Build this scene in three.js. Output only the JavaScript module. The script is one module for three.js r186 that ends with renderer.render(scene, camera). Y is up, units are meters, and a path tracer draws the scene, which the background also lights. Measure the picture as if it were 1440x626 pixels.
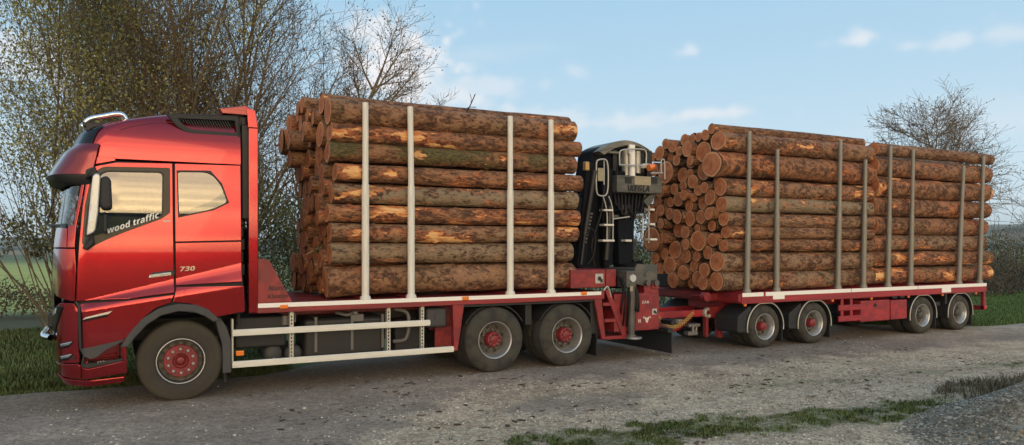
import * as THREE from 'three';
import { mergeGeometries } from 'three/addons/utils/BufferGeometryUtils.js';
import { RoundedBoxGeometry } from 'three/addons/geometries/RoundedBoxGeometry.js';
import { TextGeometry } from 'three/addons/geometries/TextGeometry.js';
import { TessellateModifier } from 'three/addons/modifiers/TessellateModifier.js';
import { FontLoader } from 'three/addons/loaders/FontLoader.js';

// ───────────── camera, sky, sun, exposure ─────────────
// The lorry stands along x, its near side in the plane z = 0; the photographer is 10.6 m from that side, level, turned 28 degrees towards the trailer.
const F = 1040, YAW = Math.PI / 2 - Math.atan(1952 / F), DIST = 10.6, EYE = 2.05, HOR = 345;
const scene = new THREE.Scene();
const camera = new THREE.PerspectiveCamera(2 * Math.atan(313 / F) * 180 / Math.PI, 1440 / 626, 0.1, 6000);
camera.position.set(0, EYE, DIST);
camera.lookAt(Math.sin(YAW), EYE, DIST - Math.cos(YAW));
camera.setViewOffset(1440, 626, 0, -(HOR - 313), 1440, 626);      // lens shifted up

const renderer = new THREE.WebGLRenderer({ antialias: true });
renderer.toneMapping = THREE.LinearToneMapping;
renderer.toneMappingExposure = 1.5;
renderer.shadowMap.enabled = true;

// seeded noise
function rng(seed) { let s = seed >>> 0; return () => { s = (s + 0x6d2b79f5) | 0; let t = Math.imul(s ^ (s >>> 15), 1 | s); t = (t + Math.imul(t ^ (t >>> 7), 61 | t)) ^ t; return ((t ^ (t >>> 14)) >>> 0) / 4294967296; }; }
const hash = (x, y, s) => { let h = (Math.imul(x, 374761393) + Math.imul(y, 668265263) + Math.imul(s, 1274126177)) | 0; h = Math.imul(h ^ (h >>> 13), 1274126177); return ((h ^ (h >>> 16)) >>> 0) / 4294967296; };
function vn(x, y, s = 0, py = 0) {          // value noise, -1..1, with period py along y if given
  const xi = Math.floor(x), yi = Math.floor(y), fx = x - xi, fy = y - yi, u = fx * fx * (3 - 2 * fx), v = fy * fy * (3 - 2 * fy);
  const y0 = py ? ((yi % py) + py) % py : yi, y1 = py ? (y0 + 1) % py : yi + 1;
  const a = hash(xi, y0, s), b = hash(xi + 1, y0, s), c = hash(xi, y1, s), d = hash(xi + 1, y1, s);
  return (a + (b - a) * u + (c - a) * v + (a - b - c + d) * u * v) * 2 - 1;
}
function fbm(x, y, o = 4, s = 0, py = 0, g = 0.5) { let r = 0, a = 1, n = 0; for (let i = 0; i < o; i++) { r += a * vn(x, y, s + i * 17, py); n += a; a *= g; x *= 2; y *= 2; py *= 2; } return r / n; }
const clamp = (x, a = 0, b = 1) => Math.min(b, Math.max(a, x));
const sst = (a, b, x) => { const t = clamp((x - a) / (b - a)); return t * t * (3 - 2 * t); };
const lerp = (a, b, t) => a + (b - a) * t;
const mix3 = (a, b, t) => [lerp(a[0], b[0], t), lerp(a[1], b[1], t), lerp(a[2], b[2], t)];
const R = Math.PI / 180;

// clear evening sky, low warm light behind the photographer, small clouds
const SUNAZ = 196 * R, SUNEL = 12 * R;       // azimuth from -z towards +x
{
  const W = 1536, H = 768, d = new Float32Array(W * H * 4);
  const clouds = [[19.3, 13.6, 3.2, 2.2, .95], [17.6, 16.0, 1.6, 1, .7], [22.6, 11.6, 3.6, 1.0, .6], [26.5, 12.2, 2.6, .6, .4], [28, 9.7, 4.2, .8, .45], [42.6, 9.7, 2.6, .38, .6], [36.2, 9.4, 3.6, .5, .45], [53.3, 14.4, 1.0, .5, .6], [58.5, 13.3, 2.0, .35, .42], [41.6, 14.5, .6, .4, .5], [62, 13.4, 1.4, .5, .35], [33, 13.2, .8, .4, .3], [75, 12, 4, 1.1, .7], [-5, 12, 5, 1.4, .6], [95, 16, 5, 1.6, .6], [-40, 14, 6, 1.6, .7], [130, 14, 6, 1.4, .6], [-90, 13, 6, 1.6, .7], [-130, 12, 6, 1.3, .6]];
  for (let j = 0; j < H; j++) {
    const el = ((j + .5) / H - .5) * Math.PI, y = Math.sin(el), e = Math.max(el, 0) / R;
    for (let i = 0; i < W; i++) {
      const th = ((i + .5) / W - .5) * 2 * Math.PI, dx = Math.cos(th) * Math.cos(el), dz = Math.sin(th) * Math.cos(el);
      const az = Math.atan2(dx, -dz);
      let da = Math.abs(az - SUNAZ); if (da > Math.PI) da = 2 * Math.PI - da;
      let c = e < 22 ? mix3([.48, .60, .665], [.265, .43, .57], sst(-4, 22, e)) : mix3([.265, .43, .57], [.13, .27, .48], sst(22, 80, e));
      const near = Math.exp(-((da / (60 * R)) ** 2)), band = .86 * Math.exp(-e / 6.5) + .30 * Math.exp(-e / 22);
      const st = .55 + .95 * sst(-.4, .45, fbm(az * 1.5 + 7 + e * .03, e * .5 + .3 * vn(az * 2, 3, 8), 5, 5));
      const g = near * band * st;
      c = [c[0] * (1 - .5 * near * band) + 4.7 * g, c[1] * (1 - .5 * near * band) + 3.25 * g, c[2] * (1 - .6 * near * band) + 1.45 * g];
      const azd = az / R;
      let k = 0;
      for (const [ca, ce, w, h, s] of clouds) {
        const qx = (azd - ca) / w, qy = (el / R - ce) / h, q = qx * qx + qy * qy;
        if (q > 9) continue;
        const n = fbm(azd * .9 + ca, el / R * 1.5, 5, 31, 0, .6);
        k = Math.max(k, s * sst(.12, .85, Math.exp(-q * .55) * (1 + .5 * (qy < 0 ? -qy * .3 : 0)) + n * .75 - .12));
      }
      k = Math.max(k, .2 * sst(.1, .7, fbm(azd * .05, el / R * .35, 5, 77)));
      const warm = mix3([.66, .645, .65], [1.5, 1.1, .7], near * band);
      c = mix3(c, warm, clamp(k));
      if (y < 0) { const t = sst(0, -.08, y); c = mix3(c, [.11, .105, .085], t); }
      const o = (j * W + i) * 4; d[o] = c[0]; d[o + 1] = c[1]; d[o + 2] = c[2]; d[o + 3] = 1;
    }
  }
  const sky = new THREE.DataTexture(d, W, H, THREE.RGBAFormat, THREE.FloatType);
  sky.mapping = THREE.EquirectangularReflectionMapping; sky.magFilter = THREE.LinearFilter; sky.minFilter = THREE.LinearFilter; sky.needsUpdate = true;
  scene.background = sky; scene.environment = sky;
}
const sun = new THREE.DirectionalLight(0xffcc94, 0.55);
sun.position.set(8 + 60 * Math.sin(SUNAZ) * Math.cos(SUNEL), 60 * Math.sin(SUNEL), -1 - 60 * Math.cos(SUNAZ) * Math.cos(SUNEL));
sun.target.position.set(8, 0, -1); scene.add(sun, sun.target);
sun.castShadow = true; sun.shadow.radius = 85; sun.shadow.mapSize.set(4096, 4096);
Object.assign(sun.shadow.camera, { left: -32, right: 32, top: 20, bottom: -20, near: 1, far: 160 });

// ───────────── helpers ─────────────
const side = (px, py, z = 0) => { const t = Math.tan(Math.atan((px - 720) / F) + YAW), d = DIST - z, x = d * t; return [x, EYE + (HOR - py) * (x * Math.sin(YAW) + d * Math.cos(YAW)) / F]; };   // a measured point of the plane z
const used = new Map(), origin = new Map();
function numbered(n, scope) { const k = scope + '/' + n, c = used.get(k) || 0; used.set(k, c + 1); return c ? n + '_' + String(c).padStart(3, '0') : n; }
function tag(o, label, category, group, kind) { if (label) o.userData.label = label; if (category) o.userData.category = category; if (group) o.userData.group = group; if (kind) o.userData.kind = kind; return o; }
function thing(name, label, category, pos = [0, 0, 0], group) { const o = new THREE.Group(); o.name = numbered(name, ''); o.position.set(...pos); origin.set(o, pos); scene.add(o); return tag(o, label, category, group); }
const norm = (g) => { g = g.index ? g.toNonIndexed() : g; for (const k of Object.keys(g.attributes)) if (!['position', 'normal', 'uv'].includes(k)) g.deleteAttribute(k); if (!g.attributes.uv) g.setAttribute('uv', new THREE.BufferAttribute(new Float32Array(g.attributes.position.count * 2), 2)); g.morphAttributes = {}; return g; };
const merge = (gs) => { gs = [gs].flat(Infinity); return gs.length === 1 ? gs[0] : mergeGeometries(gs.map(norm)); };
// a named mesh; geometry given in scene metres is moved into its thing's own axes
function part(name, gs, m, parent, label) {
  let g = merge(gs); const o = origin.get(parent);
  if (o && (o[0] || o[1] || o[2])) { g = g.clone(); g.translate(-o[0], -o[1], -o[2]); }
  const me = new THREE.Mesh(g, m); me.name = numbered(name, parent.uuid); parent.add(me); if (o) origin.set(me, o);
  if (label) me.userData.label = label; return me;
}
function structure(name, gs, m, parent = scene) { const me = new THREE.Mesh(merge(gs), m); me.name = numbered(name, parent === scene ? '' : parent.uuid); parent.add(me); me.userData.kind = 'structure'; return me; }
const V = (x, y, z) => new THREE.Vector3(x, y, z);
function bx(x0, x1, y0, y1, z0, z1, r = .008) { const w = Math.abs(x1 - x0), h = Math.abs(y1 - y0), d = Math.abs(z1 - z0); const g = new RoundedBoxGeometry(w, h, d, 2, Math.min(r, w * .45, h * .45, d * .45)); g.translate((x0 + x1) / 2, (y0 + y1) / 2, (z0 + z1) / 2); return g; }
function cy(p, q, r0, r1 = r0, n = 16, open = false) { const a = V(...p), b = V(...q), g = new THREE.CylinderGeometry(r1, r0, a.distanceTo(b), n, 1, open); g.applyQuaternion(new THREE.Quaternion().setFromUnitVectors(V(0, 1, 0), b.clone().sub(a).normalize())); g.translate((p[0] + q[0]) / 2, (p[1] + q[1]) / 2, (p[2] + q[2]) / 2); return g; }
const tb = (pts, r, n = 8, seg = 0) => new THREE.TubeGeometry(new THREE.CatmullRomCurve3(pts.map((p) => V(...p)), false, 'centripetal'), seg || pts.length * 6, r, n);
function lz(profile, n = 40, x = 0, y = 0, z = 0) { const g = new THREE.LatheGeometry(profile.map((p) => new THREE.Vector2(p[0], p[1])), n); g.rotateX(Math.PI / 2); g.translate(x, y, z); return g; }   // turned about z
function shapeOf(pts, r = 0) {          // polygon with rounded corners
  const s = new THREE.Shape(), n = pts.length;
  if (!r) { pts.forEach((p, i) => (i ? s.lineTo(p[0], p[1]) : s.moveTo(p[0], p[1]))); s.closePath(); return s; }
  for (let i = 0; i < n; i++) {
    const a = pts[(i + n - 1) % n], b = pts[i], c = pts[(i + 1) % n], rb = b[2] ?? r;
    const la = Math.hypot(a[0] - b[0], a[1] - b[1]), lc = Math.hypot(c[0] - b[0], c[1] - b[1]), ta = Math.min(rb, la * .45) / la, tc = Math.min(rb, lc * .45) / lc;
    const p = [lerp(b[0], a[0], ta), lerp(b[1], a[1], ta)], q = [lerp(b[0], c[0], tc), lerp(b[1], c[1], tc)];
    if (i) s.lineTo(...p); else s.moveTo(...p);
    s.quadraticCurveTo(b[0], b[1], q[0], q[1]);
  }
  s.closePath(); return s;
}
function ex(pts, z0, z1, bev = .005, r = 0, holes = []) { const s = shapeOf(pts, r); for (const h of holes) s.holes.push(h); const g = new THREE.ExtrudeGeometry(s, { depth: z1 - z0 - 2 * bev, bevelEnabled: bev > 0, bevelSize: bev, bevelThickness: bev, bevelOffset: -bev, bevelSegments: 2, curveSegments: 6 }); g.translate(0, 0, z0 + bev); return g; }
const hole = (pts, r = 0) => { const p = new THREE.Path(shapeOf(pts, r).getPoints(5)); return p; };
const disc = (r, n = 20) => { const p = new THREE.Path(); p.absarc(0, 0, r, 0, 2 * Math.PI); return p; };
function tex(w, h, fn, { srgb = true, rx = 1, ry = 1 } = {}) {
  const d = new Uint8Array(w * h * 4), enc = (c) => 255 * clamp(srgb ? (c <= .0031308 ? 12.92 * c : 1.055 * c ** (1 / 2.4) - .055) : c);
  for (let j = 0; j < h; j++) for (let i = 0; i < w; i++) { const c = fn((i + .5) / w, (j + .5) / h, i, j), o = (j * w + i) * 4; if (typeof c === 'number') d[o] = d[o + 1] = d[o + 2] = enc(c); else { d[o] = enc(c[0]); d[o + 1] = enc(c[1]); d[o + 2] = enc(c[2]); } d[o + 3] = 255; }
  const t = new THREE.DataTexture(d, w, h, THREE.RGBAFormat); t.magFilter = THREE.LinearFilter; t.minFilter = THREE.LinearMipmapLinearFilter; t.generateMipmaps = true; t.wrapS = t.wrapT = THREE.RepeatWrapping; t.repeat.set(rx, ry);
  if (srgb) t.colorSpace = THREE.SRGBColorSpace; t.needsUpdate = true; return t;
}
function std(c, rough = .6, metal = 0, more = {}) { const m = new THREE.MeshStandardMaterial({ roughness: rough, metalness: metal, ...more }); m.color.setRGB(...c); return m; }
function phy(c, rough = .6, metal = 0, more = {}) { const m = new THREE.MeshPhysicalMaterial({ roughness: rough, metalness: metal, ...more }); m.color.setRGB(...c); return m; }
const ORD = ['first', 'second', 'third', 'fourth', 'fifth', 'sixth', 'seventh', 'eighth', 'ninth', 'tenth', 'eleventh', 'twelfth', 'thirteenth', 'fourteenth', 'fifteenth', 'sixteenth', 'seventeenth', 'eighteenth', 'nineteenth', 'twentieth'];

// ───────────── materials ─────────────
const grime = tex(256, 256, (u, v) => { const n = fbm(u * 8, v * 8, 5, 3, 8), s = fbm(u * 40, v * 6, 3, 9, 6); return .82 + .16 * n + .07 * s; });
const dusty = tex(256, 256, (u, v) => { const n = sst(-.25, .5, fbm(u * 6, v * 6, 5, 13, 6)); return mix3([.62, .62, .62], [1, .93, .84], n); });
const scuff = tex(256, 256, (u, v) => .62 + .3 * fbm(u * 10, v * 10, 5, 23, 10), { srgb: false });
const tyreBump = tex(2048, 128, (u, v) => { const sh = (v > .12 && v < .255) || (v > .745 && v < .88), w = Math.abs(((u * 96) % 1) - .5); let h = sh ? (w > .18 ? .75 : .25) : .6; if (v > .3 && v < .7) { const z = Math.abs(((u * 64 + .25 * Math.sin(v * 40)) % 1) - .5); h = z > .44 ? .35 : .62; } if (v > .9 && v < .945 || v > .055 && v < .1) h = .6 + .2 * (hash(Math.floor(u * 150), 3, 5) > .45 && u % .5 < .22 ? 1 : 0); return h + .06 * fbm(u * 160, v * 20, 3, 61); }, { srgb: false });
const tyreTex = tex(512, 128, (u, v) => { const n = fbm(u * 24, v * 8, 4, 62), b = .8 * Math.exp(-(((v - .86) / .05) ** 2)) + .5 * Math.exp(-(((v - .95) / .03) ** 2)); return mix3([.62, .61, .60], [1.2, 1.06, .88], clamp(.25 + n * .8 + b * (.4 + n))); });
const M = {
  paint: phy([.32, .008, .016], .17, .8, { clearcoat: 1, clearcoatRoughness: .03 }),
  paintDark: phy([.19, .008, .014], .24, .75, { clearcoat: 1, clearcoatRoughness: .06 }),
  chassis: phy([.30, .022, .028], .8, 0, { map: dusty, roughnessMap: scuff, clearcoat: .25, clearcoatRoughness: .3 }),
  trailer: phy([.40, .022, .034], .75, 0, { map: dusty, roughnessMap: scuff, clearcoat: .3, clearcoatRoughness: .25 }),
  black: std([.012, .012, .013], .5), plastic: std([.022, .023, .025], .62, 0, { map: grime }), grey: std([.06, .062, .066], .6, 0, { map: grime }),
  gloss: phy([.006, .006, .008], .22, 0, { clearcoat: .15, clearcoatRoughness: .05, specularIntensity: .5 }),
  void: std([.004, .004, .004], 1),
  cream: std([.86, .84, .75], .55, 0, { map: grime }), stake: std([.86, .83, .74], .55, .0, { map: grime }), galv: std([.30, .28, .235], .55, .35, { map: grime }), zinc: std([.6, .58, .52], .5, .5, { map: grime }),
  chrome: std([.78, .78, .8], .14, 1), alu: std([.62, .62, .62], .38, .9, { map: grime }), mirror: std([.42, .45, .49], .33, .8),
  rubber: std([.056, .055, .051], .92, 0, { map: tyreTex, bumpMap: tyreBump, bumpScale: .012 }), rim: std([.62, .62, .60], .4, .75, { map: grime }), rimDark: std([.13, .125, .115], .6, .4, { map: dusty }),
  hub: phy([.27, .018, .026], .55, 0, { map: dusty, clearcoat: .3, clearcoatRoughness: .3 }), steel: std([.32, .31, .3], .5, .8, { map: grime }),
  amber: phy([.85, .2, .008], .25, 0, { clearcoat: 1 }), lens: phy([.75, .75, .72], .1, .3, { clearcoat: 1 }), redLens: phy([.5, .01, .01], .25, 0, { clearcoat: 1 }),
  white: std([.88, .86, .80], .6), crane: phy([.006, .0075, .012], .7, 0, { specularIntensity: .3 }), hood: std([.24, .23, .195], .5, .1, { map: dusty }), craneGrey: std([.12, .12, .112], .5, .1, { map: dusty }), beige: std([.42, .36, .24], .6, 0, { map: grime }),
  orange: std([.62, .36, .10], .5), hose: phy([.008, .008, .009], .5, 0, { specularIntensity: .5 }), curtain: std([.62, .58, .46], .95), cloth: std([.03, .028, .027], .95),
  glass: phy([.30, .31, .30], .015, 0, { transmission: 1, thickness: 0, ior: 2.33, specularIntensity: 1 }), windscreen: phy([.5, .56, .55], .015, 0, { transmission: 1, thickness: 0, ior: 1.7 }),
  script: std([.02, .012, .012], .6), logo: std([.7, .66, .58], .6), wood: std([.3, .2, .12], .9),
};
const font = await new FontLoader().loadAsync('fonts/droid/droid_sans_bold.typeface.json');
const serif = await new FontLoader().loadAsync('fonts/droid/droid_serif_bold.typeface.json');
// flat lettering: width w, at p, baseline turned by a in the x-y plane, leaning by k
const railGrey = std([.46, .45, .42], .5, .3), pipeGrey = std([.16, .155, .15], .6, .3), badgeGrey = std([.42, .4, .38], .3, .9), inkBlack = std([.008, .008, .008], .6);
function words(text, w, p, a = 0, f = font, k = 0, depth = .004, sy = 1) {
  const g = new TextGeometry(text, { font: f, size: .1, depth: .1, curveSegments: 3 }); g.computeBoundingBox(); const b = g.boundingBox, s = w / (b.max.x - b.min.x);
  g.translate(-b.min.x, 0, 0); g.scale(s, s * sy, depth / .1); if (k) g.applyMatrix4(new THREE.Matrix4().makeShear(0, 0, k, 0, 0, 0)); g.rotateZ(a); g.translate(...p); return g;
}

// ───────────── the lorry ─────────────
const truck = thing('timber_lorry', 'long red timber lorry with chrome mirror and a loading crane behind its stacked logs', 'truck', [3.5, 0, -1.25]);
const ZC = -1.25;
// cab skin: plan outline at level t is a straight side, a tight corner and a slightly bowed front; rows are level, height, half width, front
const SKIN = [[.28, .28, 1.19, -.66], [.42, .42, 1.235, -.73], [.8, .8, 1.25, -.775], [1.3, 1.3, 1.25, -.785], [1.6, 1.6, 1.25, -.785], [2.05, 2.05, 1.2475, -.765], [2.4, 2.4, 1.239, -.715], [3.1, 3.1, 1.214, -.60], [3.4, 3.4, 1.199, -.535], [3.55, 3.54, 1.165, -.45], [3.7, 3.655, 1.115, -.22], [3.85, 3.745, 1.05, .10], [4.0, 3.805, .97, .38], [4.15, 3.84, .86, .6], [4.3, 3.86, .7, .8], [4.5, 3.872, .4, .95]];
function skin(t) {
  const n = SKIN.length; let i = 0; while (i < n - 2 && SKIN[i + 1][0] < t) i++;
  const a = SKIN[i], b = SKIN[i + 1], h = b[0] - a[0], k = (t - a[0]) / h, out = [];
  for (let c = 1; c < 4; c++) {
    const sl = (p, q) => (q[c] - p[c]) / (q[0] - p[0]), m = sl(a, b), m0 = i ? (sl(SKIN[i - 1], a) + m) / 2 : m, m1 = i < n - 2 ? (m + sl(b, SKIN[i + 2])) / 2 : m;
    const k2 = k * k, k3 = k2 * k;
    out.push((2 * k3 - 3 * k2 + 1) * a[c] + (k3 - 2 * k2 + k) * h * m0 + (-2 * k3 + 3 * k2) * b[c] + (k3 - k2) * h * m1);
  }
  return out;
}
const AL = 76 * R, RC = .3, CORNER = RC * AL;
const foreX = (hw) => { const rc = Math.min(RC, hw * .6), RF = (hw - rc * (1 - Math.cos(AL))) / Math.cos(AL); return { rc, RF, a: rc * Math.sin(AL) + RF * (1 - Math.sin(AL)) }; };
// the pressed shoulder that rises from the front corner to the back of the cab
const creaseY = (x) => 1.345 + (x + .45) * .245, bulge = (x, y) => { const h = .13 + .105 * clamp(x + .45, 0, 2); return .062 * sst(0, 1, (creaseY(x) - y) / h) * sst(-.5, -.3, x); };
function surf(u, t) {
  const [y, hw, xf] = skin(t), { rc, RF, a } = foreX(hw), xc = xf + a;
  if (u >= xc) return V(u, y, ZC + hw + bulge(u, y));
  const s = xc - u, lc = rc * AL;
  if (s <= lc) { const th = s / rc; return V(xc - rc * Math.sin(th), y, ZC + hw - rc * (1 - Math.cos(th)) + bulge(u, y) * (1 - s / lc)); }
  const th = AL + (s - lc) / RF, x0 = xc - rc * Math.sin(AL), z0 = ZC + hw - rc * (1 - Math.cos(AL));
  return V(x0 - RF * (Math.sin(th) - Math.sin(AL)), y, z0 - RF * (Math.cos(AL) - Math.cos(th)));
}
const frontLen = (t) => { const [, hw, xf] = skin(t), { rc, RF, a } = foreX(hw); return { xc: xf + a, end: xf + a - rc * AL - RF * (Math.PI / 2 - AL) }; };
function frame(u, t) { const e = .004, p = surf(u, t), du = surf(u + e, t).sub(surf(u - e, t)).normalize(), dt = surf(u, t + e).sub(surf(u, t - e)).normalize(); const n = du.clone().cross(dt).normalize(); return { p, du, dt, n }; }
const tess = new TessellateModifier(.028, 20), tessLow = new TessellateModifier(.12, 6);
// a sheet of the cab's skin: outline in (u, level), thickness th, standing off the skin by off
function sheet(pts, { th = .02, off = 0, bev = .005, r = 0, holes = [], mirror = false, fine = !mirror, barrel = 0 } = {}) {
  const s = shapeOf(pts, r); for (const h of holes) s.holes.push(h);
  let g = new THREE.ExtrudeGeometry(s, { depth: Math.max(th - bev, .001), bevelEnabled: true, bevelSize: bev, bevelThickness: bev, bevelOffset: -bev, bevelSegments: 2, curveSegments: 6 });
  g = (fine ? tess : tessLow).modify(norm(g));
  const P = g.attributes.position, N = g.attributes.normal;
  for (let i = 0; i < P.count; i++) {
    const { p, du, dt, n } = frame(P.getX(i), P.getY(i)), nx = N.getX(i), ny = N.getY(i), nz = N.getZ(i);
    p.addScaledVector(n, off + P.getZ(i)); if (barrel) { const b = P.getY(i) - 2.7; p.z -= barrel * b * b; n.y += 2 * barrel * b; n.normalize(); }
    const q = du.multiplyScalar(nx).addScaledVector(dt, ny).addScaledVector(n, nz).normalize();
    P.setXYZ(i, p.x, p.y, p.z); N.setXYZ(i, q.x, q.y, q.z);
  }
  return mirror ? flip(g) : g;
}
function flip(g0) {          // the same piece on the far side
  const g = norm(g0.clone()), P = g.attributes.position, N = g.attributes.normal, U = g.attributes.uv;
  for (let i = 0; i < P.count; i++) { P.setZ(i, 2 * ZC - P.getZ(i)); N.setZ(i, -N.getZ(i)); }
  for (let i = 0; i < P.count; i += 3) for (const A of [P, N, U]) for (let c = 0; c < A.itemSize; c++) { const a = A.array[(i + 1) * A.itemSize + c]; A.array[(i + 1) * A.itemSize + c] = A.array[(i + 2) * A.itemSize + c]; A.array[(i + 2) * A.itemSize + c] = a; }
  return g;
}
function loft(ts, us, closeTop, move) {          // both sides and the front at once
  const pos = [], nor = [], uv = [], idx = [], cols = us.length * 2;
  ts.forEach((t, j) => { const { xc, end } = frontLen(t); for (let i = 0; i < cols; i++) { const k = i < us.length ? i : cols - 1 - i, w = us[k], u = w >= 0 ? lerp(xc, 1.475, w) : lerp(xc, end, -w), { p, n } = frame(u, t), m = i < us.length ? 1 : -1; if (move) move(p, n, t, xc - u, j); pos.push(p.x, p.y, m > 0 ? p.z : 2 * ZC - p.z); nor.push(n.x, n.y, m * n.z); uv.push(i / cols, j / ts.length); } });
  for (let j = 0; j + 1 < ts.length; j++) for (let i = 0; i + 1 < cols; i++) { const a = j * cols + i, b = a + 1, c = a + cols, d = c + 1; idx.push(a, c, b, b, c, d); }
  if (closeTop) { const o = (ts.length - 1) * cols; for (let i = 0; i < us.length - 1; i++) { const a = o + i, b = a + 1, c = o + cols - 1 - i, d = c - 1; idx.push(a, c, b, b, c, d); } }
  const g = new THREE.BufferGeometry(); g.setAttribute('position', new THREE.Float32BufferAttribute(pos, 3)); g.setAttribute('normal', new THREE.Float32BufferAttribute(nor, 3)); g.setAttribute('uv', new THREE.Float32BufferAttribute(uv, 2)); g.setIndex(idx); return g;
}
{
  const S = (list, z = -.01) => list.map(([a, b, r]) => { const p = side(a, b, z); if (r !== undefined) p.push(r); return p; });
  const doorFront = [[-.455, 1.36], [-.44, 1.75], [-.42, 2.1], [-.385, 2.55], [-.345, 2.88], [-.25, 3.04], [-.02, 3.1]];
  const winPts = [[-.368, 2.13], [-.338, 2.52], [-.27, 2.82], [-.175, 2.99, .07], [.525, 3.01, .06], [.515, 2.425, .05]];
  const bandPts = [[-.40, 2.06], [-.365, 2.55], [-.305, 2.87], [-.205, 3.045, .1], [.605, 3.065, .03], [.605, 2.47, .02], [.50, 2.385], [-.02, 2.17, .2], [-.3, 2.02]];
  const doorPts = [...doorFront, [.625, 3.12], [.632, 2.3], [.645, 1.43], [.1, 1.365]];
  const rwPts = S([[248, 239.5, .05], [296, 240, .12], [312, 258, .08], [322, 285.5, .05], [300, 296, .1], [250, 306.5, .05]]);
  const rTop = [[.655, 3.12], [1.47, 3.135], [1.475, 2.115], [.66, 2.095]], rMid = [[.66, 2.08], [1.475, 2.1], [1.478, 1.555], [.665, 1.52]];
  const rLow = [...S([[247.5, 404]]), ...S([[341.5, 401.5]]), ...S([[343, 437.5]]), ...S([[300, 445.5]]), [1.02, 1.17], [.84, 1.285], [.63, 1.315]];
  const fender = [[-.41, 1.32], [.1, 1.345], [.64, 1.405], [.60, 1.31], [.42, 1.24], [.28, 1.12], [.155, .97], [.085, .86], [.0, .835], [-.1, .795], [-.375, .745], [-.385, 1.2]];
  for (const mirror of [false, true]) {
    const o = { mirror };
    const door = part('cab_door', sheet(doorPts, { ...o, holes: [hole(bandPts, .03)] }), M.paint, truck);
    part('window_frame', sheet(bandPts.map((p) => [p[0], p[1], p[2] ?? .03]), { ...o, th: .012, off: .004, holes: [hole(winPts, .04)] }), M.gloss, door);
    part('window_pane', sheet(winPts, { ...o, th: .003, off: .003, bev: .001, r: .04, barrel: .098 }), M.glass, door);
    const wb = part('window_seal', sheet(winPts.map(([x, y, r]) => [x * 1.0, y, r ?? .04]), { ...o, th: .006, off: .012, r: .04, holes: [hole(winPts.map(([x, y, r]) => [lerp(x, .12, .035), lerp(y, 2.65, .035), r ?? .04]), .04)], bev: .002 }), M.black, door);
    // recessed handle
    const hp = side(230, 387), hd = sheet([[hp[0] - .19, hp[1] - .03], [hp[0] - .14, hp[1] + .035], [hp[0] + .13, hp[1] + .065], [hp[0] + .13, hp[1] - .005]], { ...o, th: .004, off: .018, r: .02, bev: .001 }); part('handle_recess', hd, M.black, door);
    part('door_handle', sheet([[hp[0] - .175, hp[1] - .035], [hp[0] - .165, hp[1] + .008], [hp[0] + .085, hp[1] + .04], [hp[0] + .09, hp[1] - .003]], { ...o, th: .03, off: .02, r: .015 }), M.chrome, door);
    const sp = part('cab_side', [sheet(rTop, { ...o, holes: [hole(rwPts, .05)] }), sheet(rMid, o), sheet(rLow, o)], M.paint, truck);
    part('window_seal', sheet(rwPts, { ...o, th: .026, off: -.002, holes: [hole(rwPts.map(([x, y, r]) => [lerp(x, .93, .05), lerp(y, 2.78, .05), r]), .05)], bev: .003 }), M.black, sp);
    part('window_pane', sheet(rwPts, { ...o, th: .003, off: .006, bev: .001, barrel: .098 }), M.glass, sp);
    part('locker_lid', sheet(S([[259, 406], [336, 403.5], [336, 420], [259, 424]]), { ...o, th: .008, off: .019, r: .04 }), M.paint, sp);
    part('front_fender', sheet(fender, o), M.paint, truck);
    const fl = side(138, 446); part('fender_trim', [sheet([[fl[0] - .17, fl[1] - .05], [fl[0] - .13, fl[1] + .015], [fl[0] + .14, fl[1] + .07], [fl[0] + .1, fl[1] + .005]], { ...o, th: .006, off: .02, r: .012 }), sheet([[fl[0] - .155, fl[1] - .02], [fl[0] - .125, fl[1] + .01], [fl[0] + .14, fl[1] + .07], [fl[0] + .11, fl[1] + .03]], { ...o, th: .009, off: .022, r: .008 })].slice(0, 1), M.gloss, truck);
    part('trim_edge', sheet([[fl[0] - .155, fl[1] - .022], [fl[0] - .128, fl[1] + .012], [fl[0] + .16, fl[1] + .08], [fl[0] + .115, fl[1] + .04], [fl[0] - .1, fl[1] - .005]], { ...o, th: .009, off: .021, r: .006, bev: .002 }), M.alu, truck);
    // corner between door and windscreen, then the bumper below it
    const e = frontLen(2), fx = e.xc - CORNER - .35;
    part('windscreen_pillar', sheet([[-.472, 2.02], [-.455, 2.29], [-.40, 2.6], [-.357, 2.9], [-.26, 3.06], [-.03, 3.12], [-.03, 3.16], [-.29, 3.16], [-.33, 3.16], [-.40, 2.85], [-.485, 2.3], [-.56, 2.29], [-.56, 2.02]], o), M.paint, truck);
    part('corner_panel', [sheet([[-.468, 1.355], [-.455, 1.72], [-.468, 2.005], [-.75, 2.005], [fx, 2.0], [fx, 1.5], [-.78, 1.42]], o), sheet([[-.572, 2.02], [-.572, 2.26], [-.76, 2.27], [fx, 2.27], [fx, 2.02]], o)], M.paint, truck);
    part('corner_trim', sheet([[-.47, 1.34], [-.432, 1.285], [-.412, .78], [-.37, .69], [-.395, .56], [-.33, .53], [.05, .60], [.055, .632], [-.3, .572], [-.365, .59], [-.35, .70], [-.09, .765], [.075, .845], [.06, .87], [-.1, .815], [-.385, .765], [-.40, 1.29], [-.45, 1.365]], { ...o, th: .024, off: .004, bev: .004 }), M.plastic, truck);
    part('step_skirt', sheet([[-.388, .772], [.07, .865], [-.02, .80], [-.13, .745], [-.24, .655], [-.3, .64], [-.36, .68]], { ...o, th: .024, off: .006 }), M.grey, truck);
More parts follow.
